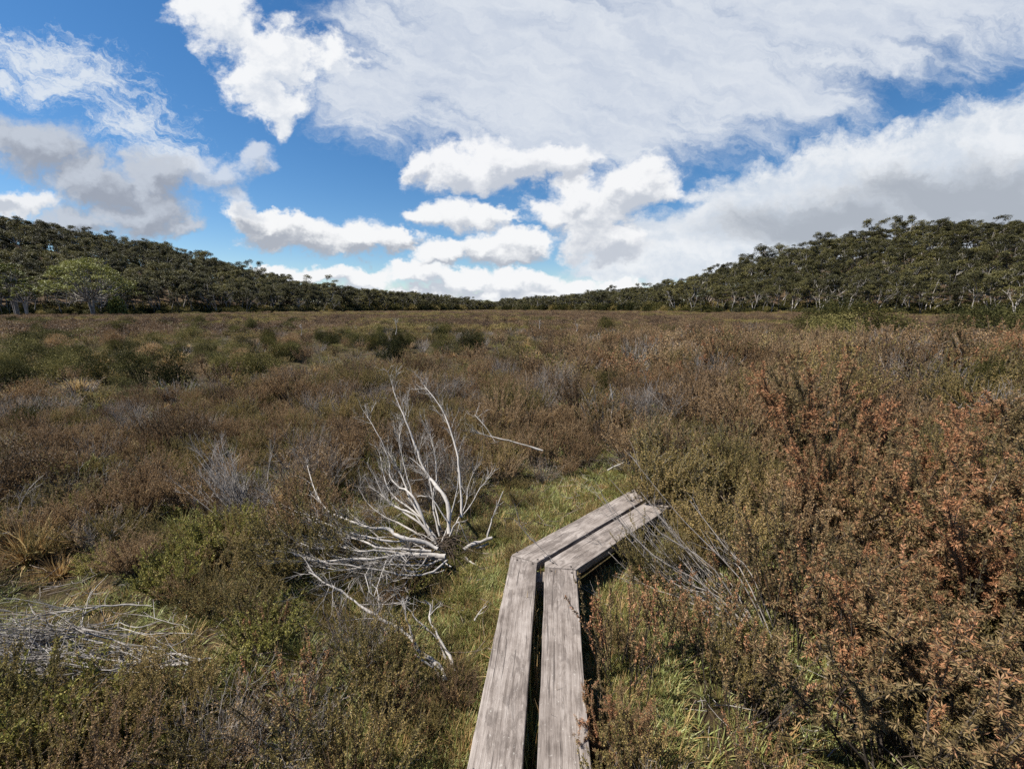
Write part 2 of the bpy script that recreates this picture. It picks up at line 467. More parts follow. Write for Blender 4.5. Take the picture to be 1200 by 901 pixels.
# ------------------------------------------------------------------ scatter helper (stuff only)
def scatter(name, pts, rot, scl, idx, protos, label, cat):
    me = bpy.data.meshes.new(name); me.vertices.add(len(pts))
    me.vertices.foreach_set('co', np.asarray(pts, np.float32).ravel())
    a = me.attributes.new('rot', 'FLOAT_VECTOR', 'POINT'); a.data.foreach_set('vector', np.asarray(rot, np.float32).ravel())
    a = me.attributes.new('scl', 'FLOAT_VECTOR', 'POINT'); a.data.foreach_set('vector', np.asarray(scl, np.float32).ravel())
    a = me.attributes.new('idx', 'INT', 'POINT'); a.data.foreach_set('value', np.asarray(idx, np.int32))
    o = obj(name, me)
    c = bpy.data.collections.new(name + '_sources')
    for k, m in enumerate(protos):
        c.objects.link(bpy.data.objects.new('%s_source_%03d' % (name, k), m))
    ng = bpy.data.node_groups.new(name + '_scatter', 'GeometryNodeTree')
    ng.interface.new_socket('Geometry', in_out='INPUT', socket_type='NodeSocketGeometry')
    ng.interface.new_socket('Geometry', in_out='OUTPUT', socket_type='NodeSocketGeometry')
    N = ng.nodes; L = ng.links
    gi = N.new('NodeGroupInput'); go = N.new('NodeGroupOutput')
    ip = N.new('GeometryNodeInstanceOnPoints'); ci = N.new('GeometryNodeCollectionInfo')
    ci.inputs['Collection'].default_value = c
    ci.inputs['Separate Children'].default_value = True; ci.inputs['Reset Children'].default_value = True
    def na(n, t):
        x = N.new('GeometryNodeInputNamedAttribute'); x.data_type = t; x.inputs['Name'].default_value = n; return x.outputs['Attribute']
    L.new(gi.outputs[0], ip.inputs['Points']); L.new(ci.outputs[0], ip.inputs['Instance'])
    ip.inputs['Pick Instance'].default_value = True
    L.new(na('idx', 'INT'), ip.inputs['Instance Index'])
    e2r = N.new('FunctionNodeEulerToRotation'); L.new(na('rot', 'FLOAT_VECTOR'), e2r.inputs[0]); L.new(e2r.outputs[0], ip.inputs['Rotation'])
    L.new(na('scl', 'FLOAT_VECTOR'), ip.inputs['Scale'])
    L.new(ip.outputs[0], go.inputs[0])
    md = o.modifiers.new('scatter', 'NODES'); md.node_group = ng
    return tag(o, label, cat, kind='stuff')


def poisson(n_try, sampler, spacing):
    """sampler(n)->x,y ; spacing(x,y)->min distance. Greedy with a hash grid."""
    x, y = sampler(n_try); s = spacing(x, y)
    cell = {}; keep = []
    cs = float(np.max(s)) if len(s) else 1
    for i in range(len(x)):
        cx, cy = int(x[i] // cs), int(y[i] // cs); ok = True
        for a in (-1, 0, 1):
            for b in (-1, 0, 1):
                for j in cell.get((cx + a, cy + b), ()):
                    if (x[i] - x[j]) ** 2 + (y[i] - y[j]) ** 2 < (0.5 * (s[i] + s[j])) ** 2: ok = False; break
                if not ok: break
            if not ok: break
        if ok: cell.setdefault((cx, cy), []).append(i); keep.append(i)
    k = np.array(keep); return x[k], y[k]


def in_poly(px, py, poly):
    px = np.asarray(px); py = np.asarray(py); c = np.zeros(np.broadcast(px, py).shape, bool); n = len(poly)
    for i in range(n):
        x1, y1 = poly[i]; x2, y2 = poly[(i + 1) % n]
        if y1 == y2: continue
        c ^= ((y1 > py) != (y2 > py)) & (px < (x2 - x1) * (py - y1) / (y2 - y1) + x1)
    return c

# ------------------------------------------------------------------ ground: one polar sheet out to the horizon
def build_ground():
    az = np.concatenate([np.linspace(-64, 64, 560), np.linspace(64, 296, 70)[1:-1]]) * np.pi / 180
    rad = np.concatenate([np.geomspace(0.35, 14, 230), np.geomspace(14, 130, 110)[1:], np.geomspace(130, 700, 90)[1:], np.geomspace(700, 1500, 16)[1:]])
    A, Rr = np.meshgrid(az, rad)
    x = np.sin(A) * Rr; y = np.cos(A) * Rr; z = ground_z(x, y)
    na, nr = len(az), len(rad)
    v = np.concatenate([np.stack([x, y, z], -1).reshape(-1, 3), [[0, 0, float(ground_z(0, 0.01))]]])
    i = np.arange(nr - 1)[:, None] * na; j = np.arange(na)[None, :]; k = (j + 1) % na
    q = np.stack([i + j, i + na + j, i + na + k, i + k], -1).reshape(-1, 4)[:, ::-1]
    c = na * nr
    t = np.stack([np.full(na, c), np.arange(na), (np.arange(na) + 1) % na], -1)[:, ::-1]
    b = MB(); b.add(v, q, t)
    m, n = new_mat('bog_ground')
    pos = n.new('ShaderNodeNewGeometry').outputs['Position']
    n1 = n.noise(pos, 1.1, 5, 0.6); n2 = n.noise(pos, 9, 6, 0.65); n3 = n.noise(pos, 55, 4, 0.7)
    f = n.math('ADD', n.math('MULTIPLY', n1, 0.5), n.math('MULTIPLY', n2, 0.5))
    c1 = n.ramp(f, [(0.32, (0.035, 0.024, 0.014)), (0.45, (0.085, 0.060, 0.030)), (0.54, (0.085, 0.088, 0.028)), (0.66, (0.15, 0.14, 0.055))])
    n5 = n.noise(pos, 160, 3, 0.7)
    c2 = n.mix(n.ramp(n.math('ADD', n.math('MULTIPLY', n3, .55), n.math('MULTIPLY', n5, .45)), [(.42, (.85, .85, .85)), (.58, (.05, .05, .05))]), c1, (0.030, 0.022, 0.015))
    c2 = n.mix(n.ramp(n5, [(.60, (0, 0, 0)), (.70, (.6, .6, .6))]), c2, (0.20, 0.165, 0.09))
    # far plain and hillsides: litter and low scrub
    ln = n.new('ShaderNodeVectorMath', {0: pos}, operation='LENGTH').outputs['Value']
    far = n.math('SMOOTH_MIN', n.math('DIVIDE', ln, 60.0), 1.0, 0.1)
    n4 = n.noise(pos, 0.25, 5, 0.6)
    cf = n.ramp(n4, [(0.3, (0.035, 0.026, 0.017)), (0.5, (0.075, 0.050, 0.031)), (0.7, (0.10, 0.075, 0.042))])
    cc = n.mix(far, c2, cf)
    bp = n.new('ShaderNodeBump', {'Strength': 1.0, 'Distance': 0.06, 'Height': n.math('ADD', n2, n.math('MULTIPLY', n3, 0.5))})
    p = n.new('ShaderNodeBsdfPrincipled', {'Base Color': cc, 'Roughness': 0.95, 'Specular IOR Level': 0.1, 'Normal': bp.outputs[0]})
    n.new('ShaderNodeOutputMaterial', {'Surface': p.outputs[0]})
    o = obj('ground', b.mesh('ground', m, smooth=True))
    tag(o, 'hummocky brown and mossy bog ground rising to wooded hills', 'ground', kind='structure')


build_ground()

# ------------------------------------------------------------------ boardwalk
BW_Z = 0.20
def wood_mat():
    m, t = new_mat('weathered_plank')
    co = t.new('ShaderNodeTexCoord').outputs['Object']
    oi = t.new('ShaderNodeObjectInfo').outputs['Random']
    off = t.new('ShaderNodeCombineXYZ', {0: t.math('MULTIPLY', oi, 37.0), 1: t.math('MULTIPLY', oi, 11.0), 2: 0.0}).outputs[0]
    v = t.new('ShaderNodeVectorMath', {0: co, 1: off}, operation='ADD').outputs[0]
    st = t.new('ShaderNodeMapping', {'Vector': v, 'Scale': (1.3, 42.0, 42.0)}).outputs[0]
    wv = t.noise(v, 2.2, 2, 0.5, out=1)
    st2 = t.new('ShaderNodeVectorMath', {0: wv, 1: (0.3, 1.5, 1.5)}, operation='MULTIPLY').outputs[0]
    st = t.new('ShaderNodeVectorMath', {0: st, 1: st2}, operation='ADD').outputs[0]
    g1 = t.noise(st, 1.5, 6, 0.7); g2 = t.noise(st, 5.5, 4, 0.7)
    blot = t.noise(v, 6.0, 5, 0.65); fine = t.noise(t.new('ShaderNodeMapping', {'Vector': v, 'Scale': (10.0, 190.0, 190.0)}).outputs[0], 1.6, 3, 0.7)
    f = t.math('ADD', t.math('MULTIPLY', g1, 0.40), t.math('MULTIPLY', g2, 0.22))
    f = t.math('ADD', f, t.math('MULTIPLY', t.math('MULTIPLY', blot, t.math('ADD', t.math('MULTIPLY', oi, .5), .75)), 0.36)); f = t.math('SUBTRACT', f, 0.05); f = t.math('ADD', f, t.math('MULTIPLY', fine, 0.18))
    f = t.math('SUBTRACT', f, 0.02)
    c = t.ramp(f, [(0.36, (0.042, 0.033, 0.028)), (0.45, (0.118, 0.098, 0.086)), (0.52, (0.185, 0.158, 0.141)), (0.62, (0.285, 0.252, 0.230))])
    pe = t.noise(t.new('ShaderNodeMapping', {'Vector': v, 'Scale': (9.0, 26.0, 26.0)}).outputs[0], 1.0, 5, 0.7, 0.6)
    pk = t.ramp(t.math('ADD', pe, t.math('MULTIPLY', t.math('SUBTRACT', t.noise(v, 1.7, 2), .5), .5)), [(0.52, (0, 0, 0)), (0.60, (1, 1, 1))])
    c = t.mix(t.math('MULTIPLY', pk, t.math('ADD', t.math('MULTIPLY', oi, .45), .25)), c, (0.085, 0.07, 0.062))
    # lichen flecks and dark cracks
    fl = t.ramp(t.noise(v, 70, 2, 0.5), [(0.66, (0, 0, 0)), (0.74, (1, 1, 1))])
    c = t.mix(t.math('MULTIPLY', fl, 0.35), c, (0.52, 0.50, 0.46))
    cr = t.ramp(t.noise(st, 2.6, 2, 0.4), [(0.315, (1, 1, 1)), (0.365, (0, 0, 0))])
    c = t.mix(t.math('MULTIPLY', cr, 0.75), c, (0.05, 0.04, 0.035))
    # knots
    vo = t.new('ShaderNodeTexVoronoi', {'Vector': t.new('ShaderNodeMapping', {'Vector': v, 'Scale': (1.5, 3.3, 0.0)}).outputs[0], 'Scale': 1.0}, feature='F1').outputs['Distance']
    kn = t.ramp(vo, [(0.05, (1, 1, 1)), (0.08, (0.15, 0.15, 0.15)), (0.10, (0.6, 0.6, 0.6)), (0.13, (0, 0, 0))])
    c = t.mix(t.math('MULTIPLY', kn, 0.7), c, (0.07, 0.055, 0.045))
    h = t.math('SUBTRACT', t.math('ADD', g2, t.math('MULTIPLY', fine, 0.5)), t.math('MULTIPLY', cr, 0.8))
    bp = t.new('ShaderNodeBump', {'Strength': 0.55, 'Distance': 0.004, 'Height': h})
    p = t.new('ShaderNodeBsdfPrincipled', {'Base Color': c, 'Roughness': 0.8, 'Specular IOR Level': 0.3, 'Normal': bp.outputs[0]})
    t.new('ShaderNodeOutputMaterial', {'Surface': p.outputs[0]})
    return m


M['plank'] = wood_mat()
m_, t_ = new_mat('old_screw')
p_ = t_.new('ShaderNodeBsdfPrincipled', {'Base Color': (0.035, 0.028, 0.024, 1), 'Roughness': 0.6, 'Metallic': 0.4})
t_.new('ShaderNodeOutputMaterial', {'Surface': p_.outputs[0]})
M['screw'] = m_


def prism(poly, z0, z1, origin, xdir):
    """plank as an extruded polygon in its own frame (x along the plank)"""
    xd = np.array(xdir); yd = np.array([-xd[1], xd[0]])
    loc = [((p - origin) @ xd, (p - origin) @ yd) for p in poly]
    n = len(loc)
    v = [(a, b, z0) for a, b in loc] + [(a, b, z1) for a, b in loc]
    f = [list(range(n))[::-1], [n + i for i in range(n)]] + [[i, (i + 1) % n, n + (i + 1) % n, n + i] for i in range(n)]
    return v, f


boardwalk = empty('boardwalk', (0, 0, 0))
tag(boardwalk, 'narrow two-plank weathered grey boardwalk bending right into the heath', 'boardwalk')


def plank(px_poly, xa, xb, name='plank', z1=BW_Z, th=0.055, mat='plank', pts=None):
    poly = pts if pts is not None else [on_plane(a, b, z1)[:2] for a, b in px_poly]
    # counter clockwise
    ar = sum(poly[i][0] * poly[(i + 1) % len(poly)][1] - poly[(i + 1) % len(poly)][0] * poly[i][1] for i in range(len(poly)))
    if ar < 0: poly = poly[::-1]
    if name == 'plank':
        out = []
        for i in range(len(poly)):
            a, b = np.array(poly[i]), np.array(poly[(i + 1) % len(poly)]); L = np.linalg.norm(b - a); k = max(1, int(L / .07)) if L > .4 else 1
            nrm = np.array([-(b - a)[1], (b - a)[0]]) / max(L, 1e-6)
            for j in range(k): out.append(a + (b - a) * j / k + (nrm * rng.normal() * .0011 if j else 0))
        poly = out
    org = np.array(xa); xd = (np.array(xb) - org); xd /= np.linalg.norm(xd)
    v, f = prism(poly, -th, 0, org, xd)
    me = bpy.data.meshes.new(name); me.from_pydata(v, [], f); me.update(); me.materials.append(M[mat])
    o = obj(name, me, boardwalk)
    o.location = (org[0], org[1], z1); o.rotation_euler = (0, 0, math.atan2(xd[1], xd[0]))
    bv = o.modifiers.new('bevel', 'BEVEL'); bv.width = 0.004; bv.segments = 2
    return o


def ext(p, q, s):  # point beyond p on the line q->p
    p = np.array(p); q = np.array(q); return p + (p - q) / np.linalg.norm(p - q) * s


LL1, LR1 = on_plane(599, 650.6, BW_Z)[:2], on_plane(629.3, 659.6, BW_Z)[:2]
LL0, LR0 = ext(on_plane(546.7, 901, BW_Z)[:2], LL1, 2.3), ext(on_plane(612, 901, BW_Z)[:2], LR1, 2.3)
RL1, RR1 = on_plane(638.6, 664.6, BW_Z)[:2], on_plane(675.2, 667.6, BW_Z)[:2]
RL0, RR0 = ext(on_plane(629, 901, BW_Z)[:2], RL1, 2.3), ext(on_plane(692.7, 901, BW_Z)[:2], RR1, 2.3)
plank(None, (LL0 + LR0) / 2, (LL1 + LR1) / 2, pts=[LL0, LL1, LR1, LR0])
plank(None, (RL0 + RR0) / 2, (RL1 + RR1) / 2, pts=[RL0, RL1, RR1, RR0])
# second stretch, turned about forty degrees to the right
sa = on_plane(599, 650.0, BW_Z)[:2]; sb = on_plane(735, 577, BW_Z)[:2]
d2 = (sb - sa) / np.linalg.norm(sb - sa)
UL0, UL1 = sa + d2 * 0.004, sa + d2 * 1.72
UR0 = on_plane(629.8, 659.0, BW_Z)[:2]; UR1 = UR0 + d2 * 1.66
plank(None, (UL0 + UR0) / 2, (UL1 + UR1) / 2, pts=[UL0, UL1, UR1, UR0])
VL0 = on_plane(638.4, 658.6, BW_Z)[:2]; VL0b = on_plane(638.6, 664.0, BW_Z)[:2]; VR0 = on_plane(675.4, 667.0, BW_Z)[:2]
plank(None, (VL0 + VR0) / 2, (VL0 + VR0) / 2 + d2 * 3.2, pts=[VL0b, VL0, VL0 + d2 * 1.60, VR0 + d2 * 1.54, VR0 + d2 * 0.004])
# bearers under the planks
n2 = np.array([d2[1], -d2[0]])
jc = (LL1 + RR1) / 2
for c, a in ((jc + np.array([0.0, -0.06]), np.array([1.0, 0.0])), (np.array([jc[0] - 0.17, 1.2]), np.array([1.0, 0.02])), (np.array([jc[0] - 0.33, -0.4]), np.array([1.0, 0.02])), ((UL0 + VR0) / 2 + d2 * 0.75, n2), ((UL0 + VR0) / 2 + d2 * 1.5, n2)):
    a = a / np.linalg.norm(a); b = np.array([-a[1], a[0]])
    plank(None, c - a * 0.225, c + a * 0.225, name='bearer', z1=BW_Z - 0.058, th=0.13,
          pts=[c - a * 0.225 - b * 0.05, c + a * 0.225 - b * 0.05, c + a * 0.225 + b * 0.05, c - a * 0.225 + b * 0.05])
for px, py in ((606, 656), (624, 660.5), (646, 669), (670, 671), (606, 647), (630, 655.5), (648, 660), (669, 664)):
    p = on_plane(px, py, BW_Z)
    b = MB(); b.tube([(0, 0, -0.01), (0, 0, 0.0015), (0, 0, 0.002)], [0.0075, 0.0075, 0.0005], 8)
    o = obj('screw', b.mesh('screw', M['screw']), boardwalk); o.location = (p[0], p[1], BW_Z)

BW_SEG = [(np.array([LL0, RR0]).mean(0), np.array([LL1, RR1]).mean(0)), (np.array([LL1, RR1]).mean(0), np.array([LL1, RR1]).mean(0) + d2 * 1.75)]


def bw_dist(x, y):
    d = np.full(np.shape(x), 1e9)
    for a, b in BW_SEG:
        ab = b - a; t = np.clip(((x - a[0]) * ab[0] + (y - a[1]) * ab[1]) / (ab @ ab), 0, 1)
        d = np.minimum(d, np.hypot(x - a[0] - ab[0] * t, y - a[1] - ab[1] * t))
    return d


# ------------------------------------------------------------------ shrub kinds
K = {}
def kind(name, count, fn, mats, **kw):
    out = []
    for i in range(count):
        r = fn(**kw)
        f, s = r if isinstance(r, tuple) else (r, None)
        out.append((f.mesh(name + '_foliage', M[mats[0]]) if f is not None and f.n else None,
                    s.mesh(name + '_stems', M[mats[1]]) if s is not None else None, f, s))
    K[name] = out


kind('brown', 5, make_shrub, ('brown', 'stem'), h=0.62, n=70, spread=0.62, base_r=0.1, lpm=380, leaf=(0.012, 0.0046), stem_r=0.0032)
kind('olive', 4, make_shrub, ('olive', 'stem'), h=0.58, n=72, spread=0.66, base_r=0.1, lpm=400, leaf=(0.0115, 0.0046), stem_r=0.003)
kind('leggy', 3, make_shrub, ('olive', 'greytwig'), h=0.8, n=66, spread=0.5, lpm=330, leaf=(0.014, 0.006), stem_r=0.0030, start=0.4, blen=(0.09, 0.22), nb=(6, 10), lean=(-0.35, 0.25), up=0.5)
kind('rust', 4, make_shrub, ('rust', 'darkstem'), h=0.66, n=28, spread=0.62, lpm=820, leaf=(0.019, 0.0034), stem_r=0.005, nb=(5, 9), blen=(0.12, 0.28), leaf_out=1.0, tone_sd=0.12, tone_br=0.2, tip=0.2, sub=1)
kind('spike', 3, make_shrub, ('rust', 'darkstem'), h=0.55, n=34, spread=0.36, base_r=0.13, lpm=520, leaf=(0.014, 0.005), tone_br=0.2, nb=(1, 3), blen=(0.08, 0.18), start=0.3, stem_r=0.003, leaf_out=1.0, sub=0)
kind('grey', 3, make_shrub, ('brown', 'greytwig'), h=0.6, n=54, spread=0.7, lpm=130, leaf=(0.013, 0.005), stem_r=0.0034, bare=0.65, nb=(5, 9), sub=1)
kind('lime', 3, make_shrub, ('lime', 'stem'), h=0.34, n=70, spread=0.75, lpm=330, leaf=(0.014, 0.006), nb=(3, 6), stem_r=0.0025, start=0.4)
kind('straw', 3, make_tussock, ('straw', None), h=0.30, n=300, spread=1.0)
kind('sedge', 2, make_tussock, ('grass', None), h=0.26, n=280, spread=1.0)

SHRUB = {'brown': ('heath_shrub', 'brown heath shrub'), 'olive': ('heath_shrub', 'olive-green heath shrub'), 'leggy': ('leggy_shrub', 'leggy shrub on leaning grey stems'),
         'rust': ('needle_shrub', 'rust-tinged needle-leaved shrub'), 'spike': ('spiky_shrub', 'low rusty spike-stemmed shrub'), 'grey': ('twiggy_shrub', 'half-bare grey twiggy shrub'),
         'lime': ('cushion_shrub', 'yellow-green low cushion shrub'), 'straw': ('dry_tussock', 'dry straw-coloured grass tussock'), 'sedge': ('sedge_tussock', 'green sedge tussock')}


def place_shrub(kd, x, y, sc, label, group, sz=1.0, rz=None):
    name, _ = SHRUB[kd]
    rz = rng.uniform(0, 2 * math.pi) if rz is None else rz
    e = empty(name, (x, y, float(ground_z(x, y))), rz)
    e.scale = (sc, sc, sc * sz)
    f, s = K[kd][rng.integers(len(K[kd]))][:2]
    if f: obj('foliage', f, e)
    if s: obj('stems', s, e)
    tag(e, label, 'shrub' if kd not in ('straw', 'sedge') else 'tussock', group)
    return e


CLEAR = [[(420, 925), (452, 830), (505, 745), (534, 700), (580, 655), (600, 620), (640, 575), (690, 545), (745, 560), (745, 590), (690, 690), (760, 790), (740, 860), (700, 905)],
         [(490, 640), (600, 560), (640, 600), (590, 680), (520, 720)],
         [(350, 690), (470, 670), (540, 720), (500, 830), (440, 800)],
         [(-80, 705), (175, 695), (255, 760), (250, 790), (120, 835), (-80, 815)],
         [(360, 600), (505, 600), (560, 650), (540, 700), (370, 690)]]
def clearing(px, py):
    c = np.zeros(np.shape(px), bool)
    for p in CLEAR: c |= in_poly(px, py, p)
    return c


def pick_kind(px, py, u):
    def ch(tab):
        a = 0
        for k, w in tab:
            a += w
            if u < a: return k
        return tab[-1][0]
    if px > 700 and py > 690:
        if px < 900: return ch([('spike', .52), ('leggy', .14), ('rust', .12), ('olive', .10), ('grey', .08), ('sedge', .04)])
        return ch([('rust', .70), ('spike', .18), ('olive', .04), ('brown', .08)])
    if px > 690 and py > 560:
        if px < 940: return ch([('leggy', .62), ('olive', .22), ('grey', .06), ('spike', .10)])
        return ch([('rust', .26), ('olive', .36), ('brown', .28), ('grey', .10)])
    if px > 690:
        return ch([('brown', .52), ('olive', .28), ('rust', .10), ('grey', .10)])
    if py > 740:
        return ch([('olive', .40), ('spike', .18), ('lime', .14), ('brown', .10), ('straw', .10), ('sedge', .08)])
    if px < 420 and py > 600:
        return ch([('olive', .34), ('brown', .22), ('grey', .14), ('lime', .14), ('straw', .10), ('spike', .06)])
    if px < 320:
        return ch([('brown', .38), ('grey', .28), ('olive', .16), ('lime', .10), ('straw', .08)])
    return ch([('brown', .52), ('olive', .24), ('grey', .16), ('spike', .04), ('lime', .04)])


def shrub_scale(px, py, y):
    if px > 690: return 0.92 + 0.35 * float(sstep(690, 1000, px)) - 0.25 * float(sstep(780, 900, py))
    if py > 700: return 0.68
    if px < 330: return 0.72
    return 0.95


def samp(n):
    r = np.sqrt(rng.uniform(0.9 ** 2, 13.5 ** 2, n)); a = rng.uniform(-R(100), R(100), n)
    return np.sin(a) * r, np.cos(a) * r


sx, sy = poisson(15000, samp, lambda x, y: 0.37 + 0.016 * np.hypot(x, y) + 0.03 * (x > 0))
ok = (bw_dist(sx, sy) > 0.34)
sx, sy = sx[ok], sy[ok]
spx, spy = to_px(sx, sy, ground_z(sx, sy))
tx_, ty_ = to_px(sx, sy, ground_z(sx, sy) + 0.5)
ok = ~clearing(spx, spy)
sx, sy, spx, spy, ty_ = sx[ok], sy[ok], spx[ok], spy[ok], ty_[ok]
inframe = (spx > -25) & (spx < 1225) & (ty_ < 915) & (sy > 0.85)
order = np.argsort(np.where(inframe, np.hypot(sx, sy), 1e6))
N_IND = 250
ind = set(order[:N_IND].tolist())
R_IND = float(np.hypot(sx, sy)[order[N_IND - 1]])
stuff_near = []


def shrub_zone(px, py):
    if px > 690:
        if py > 740: return 'close to the right edge of the near boardwalk' if px < 860 else 'in the bottom right foreground tangle'
        if py > 600: return 'hiding the far end of the boardwalk' if px < 900 else 'in the right foreground thicket'
        return 'in the heath beyond the boardwalk bend' if px < 950 else 'on the rising heath at far right'
    if py > 740: return 'in the foreground left of the near planks' if px > 250 else 'below the fallen dead branches at lower left'
    if py > 620: return 'between the fallen dead branches and bleached shrub' if px > 120 else 'at the left edge above fallen branches'
    if py > 540: return 'left of the big bleached dead shrub' if px < 480 else 'just behind the boardwalk bend'
    return 'in the open heath at left middle distance' if px < 330 else 'in the heath behind the bleached dead shrub'


for i in range(len(sx)):
    kd = pick_kind(spx[i], spy[i], rng.uniform()); sc = shrub_scale(spx[i], spy[i], sy[i]) * (rng.uniform(0.62, 0.98) if 680 < spx[i] < 960 and spy[i] > 545 else rng.uniform(0.62, 1.36) if sx[i] > .4 else rng.uniform(0.72, 1.28))
    if i in ind:
        z = shrub_zone(spx[i], spy[i]); h = 'taller ' if sc > 1.1 else ('small ' if sc < 0.62 else '')
        rz = rng.uniform(-0.5, 0.5) if kd == 'leggy' else None
        place_shrub(kd, sx[i], sy[i], sc, '%s%s %s' % (h, SHRUB[kd][1], z), '%ss %s' % (SHRUB[kd][1], z), rng.uniform(0.85, 1.15), rz)
    else:
        stuff_near.append((sx[i], sy[i], kd, sc))

# shrubs that stand out on their own
def feature(kd, px, py, sc, label, depth=None, sz=1.0, grp=None):
    p = at_depth(px, py, depth) if depth else on_plane(px, py, 0.0)
    place_shrub(kd, p[0], p[1], sc, label, grp, sz)


feature('lime', 48, 890, 1.15, 'bright yellow-green cushion shrub in the bottom left corner')
feature('lime', 262, 655, 1.05, 'yellow-green shrub above the dark hollow left of the grey shrub', None, 1.3)
feature('lime', 205, 690, .9, 'yellow-green shrub with the arched twig in front of it', None, 1.2)
feature('lime', 78, 575, 1.5, 'flat yellow-green cushion at the left edge below the purple-brown bush', None, .6)
feature('lime', 115, 605, 1.1, 'small mossy yellow-green cushion beside the silvery twigs', None, .7)
feature('lime', 480, 690, .55, 'small yellow-green cushion under the lying branches of the bleached shrub', None, .8)
feature('rust', 1165, 800, 1.40, 'tall rust-tinged needle shrub rising at the right picture edge', 1.95)
feature('rust', 1075, 800, 1.05, 'rusty needle shrub with a pale dead stem left of the tall one', 2.2)
feature('rust', 960, 760, 1.05, 'upright reddish-brown needle shrub behind the sheaf of grey stems', 2.75, 1.25)
feature('spike', 930, 800, 1.25, 'orange-tipped spire-like shrub in the right foreground', 2.0, 1.25)
feature('spike', 876, 590, 1.35, 'small orange-red shrub glowing in the heath right of the bend', 4.7, 1.2)
feature('spike', 728, 850, 1.0, 'rust-red spiky shrub touching the right edge of the near planks', 1.75, 1.1)
feature('olive', 764, 630, .86, 'olive heath shrub crowding over the end of the far planks', 3.42, 1.15)
feature('spike', 815, 830, .9, 'rusty spiky shrub in front of the sheaf of grey stems', 1.9, 1.0)
feature('spike', 862, 880, 1.0, 'low reddish spiky shrub at the bottom edge right of the planks', 1.62, 1.0)
feature('rust', 1000, 850, .95, 'rusty needle shrub at the bottom of the right foreground', 1.75, 1.0)
feature('leggy', 763, 634, .98, 'olive shrub whose twigs reach over the far boardwalk planks', 3.35, 1.0)
feature('brown', 800, 615, 1.0, 'brown heath shrub standing where the boardwalk disappears', 3.9, 1.0)
feature('olive', 850, 640, 1.05, 'full olive shrub right of where the boardwalk disappears', 3.6, 1.0)
feature('olive', 760, 720, .75, 'low dark green shrub in the shade under the turned planks', 2.6, .9)
feature('straw', 35, 655, 1.3, 'orange-brown tussock at the left edge above the fallen branches')

# ------------------------------------------------------------------ the rest of the heath: one mass
protos = []; pid = {}
for kd in ('brown', 'olive', 'leggy', 'rust', 'spike', 'grey', 'lime', 'straw', 'sedge'):
    pid[kd] = []
    for f, s, fb, sb in K[kd][:2]:
        parts = [(fb, M[{'brown': 'brown', 'olive': 'olive', 'leggy': 'olive', 'rust': 'rust', 'spike': 'rust', 'grey': 'brown', 'lime': 'lime', 'straw': 'straw', 'sedge': 'grass'}[kd]])]
        if sb is not None: parts.append((sb, M['greytwig' if kd in ('leggy', 'grey') else 'stem']))
        pid[kd].append(len(protos)); protos.append(joined('heath_near', parts))


def mid_proto(mat, smat, **kw):
    f, s = make_shrub(**kw); return joined('heath_mid', [(f, M[mat]), (s, M[smat])])


MIDS = [('brown', 'stem', 5, dict(h=0.62, n=34, spread=0.6, lpm=95, leaf=(0.027, 0.012), stem_r=0.005, base_r=0.14)),
        ('olive', 'stem', 3, dict(h=0.58, n=34, spread=0.65, lpm=100, leaf=(0.026, 0.013), stem_r=0.005, base_r=0.14)),
        ('rust', 'darkstem', 2, dict(h=0.66, n=26, spread=0.6, lpm=120, leaf=(0.034, 0.012), stem_r=0.006, base_r=0.12)),
        ('brown', 'greytwig', 2, dict(h=0.6, n=40, spread=0.7, lpm=60, leaf=(0.024, 0.010), stem_r=0.006, bare=0.6, base_r=0.12)),
        ('lime', 'stem', 2, dict(h=0.42, n=36, spread=0.8, lpm=110, leaf=(0.026, 0.012), stem_r=0.004, base_r=0.14))]
mid_ids = {}
for k, (a, b, n, kw) in enumerate(MIDS):
    mid_ids[k] = []
    for _ in range(n): mid_ids[k].append(len(protos)); protos.append(mid_proto(a, b, **kw))


def far_patch(mats, size=3.0, n=16, h=0.55, leaf=(0.075, 0.036), m=150):
    bs = [MB() for _ in mats]
    for i in range(n):
        th = rng.uniform(0, 6.28); r = size * 0.5 * math.sqrt(rng.uniform()); hh = h * rng.uniform(0.6, 1.25); w = rng.uniform(0.24, 0.5)
        c = np.array([math.cos(th) * r, math.sin(th) * r, hh * 0.62]); d = rand_dir(m, 0.2)
        p = c + d * np.array([w, w, hh * 0.45]) * (rng.uniform(0.4, 1, m) ** 0.5)[:, None]
        k = rng.integers(len(mats)) if rng.uniform() < 0.35 else 0
        s = rng.uniform(0.6, 1.3, m)
        bs[k].leaves(p, d * 0.4 + rand_dir(m, 0.6), leaf[0] * s, leaf[1] * s, 0.48 + rng.normal() * 0.12 + rng.normal(size=m) * 0.14)
    return joined('heath_far', [(b, M[mm]) for b, mm in zip(bs, mats) if b.n])


def cushion(mat):
    f, s = make_ball(.5, .30, 2200, (.03, .012), 8); return joined('heath_cushion', [(f, M[mat])])


mid_ids[5] = []; mid_ids[6] = []
for mat in ('scrub', 'scrub', 'green', 'scrub'): mid_ids[5].append(len(protos)); protos.append(cushion(mat))
for _ in range(2): mid_ids[6].append(len(protos)); protos.append(make_tussock(.4, 260, 1.1, .008).mesh('heath_straw', M['straw']))
far_ids = {}
for k, mats in enumerate([('farbrown', 'rust', 'farbrown'), ('farbrown', 'olive', 'brown'), ('olive', 'scrub', 'farbrown')]):
    far_ids[k] = []
    for _ in range(3): far_ids[k].append(len(protos)); protos.append(far_patch(mats))

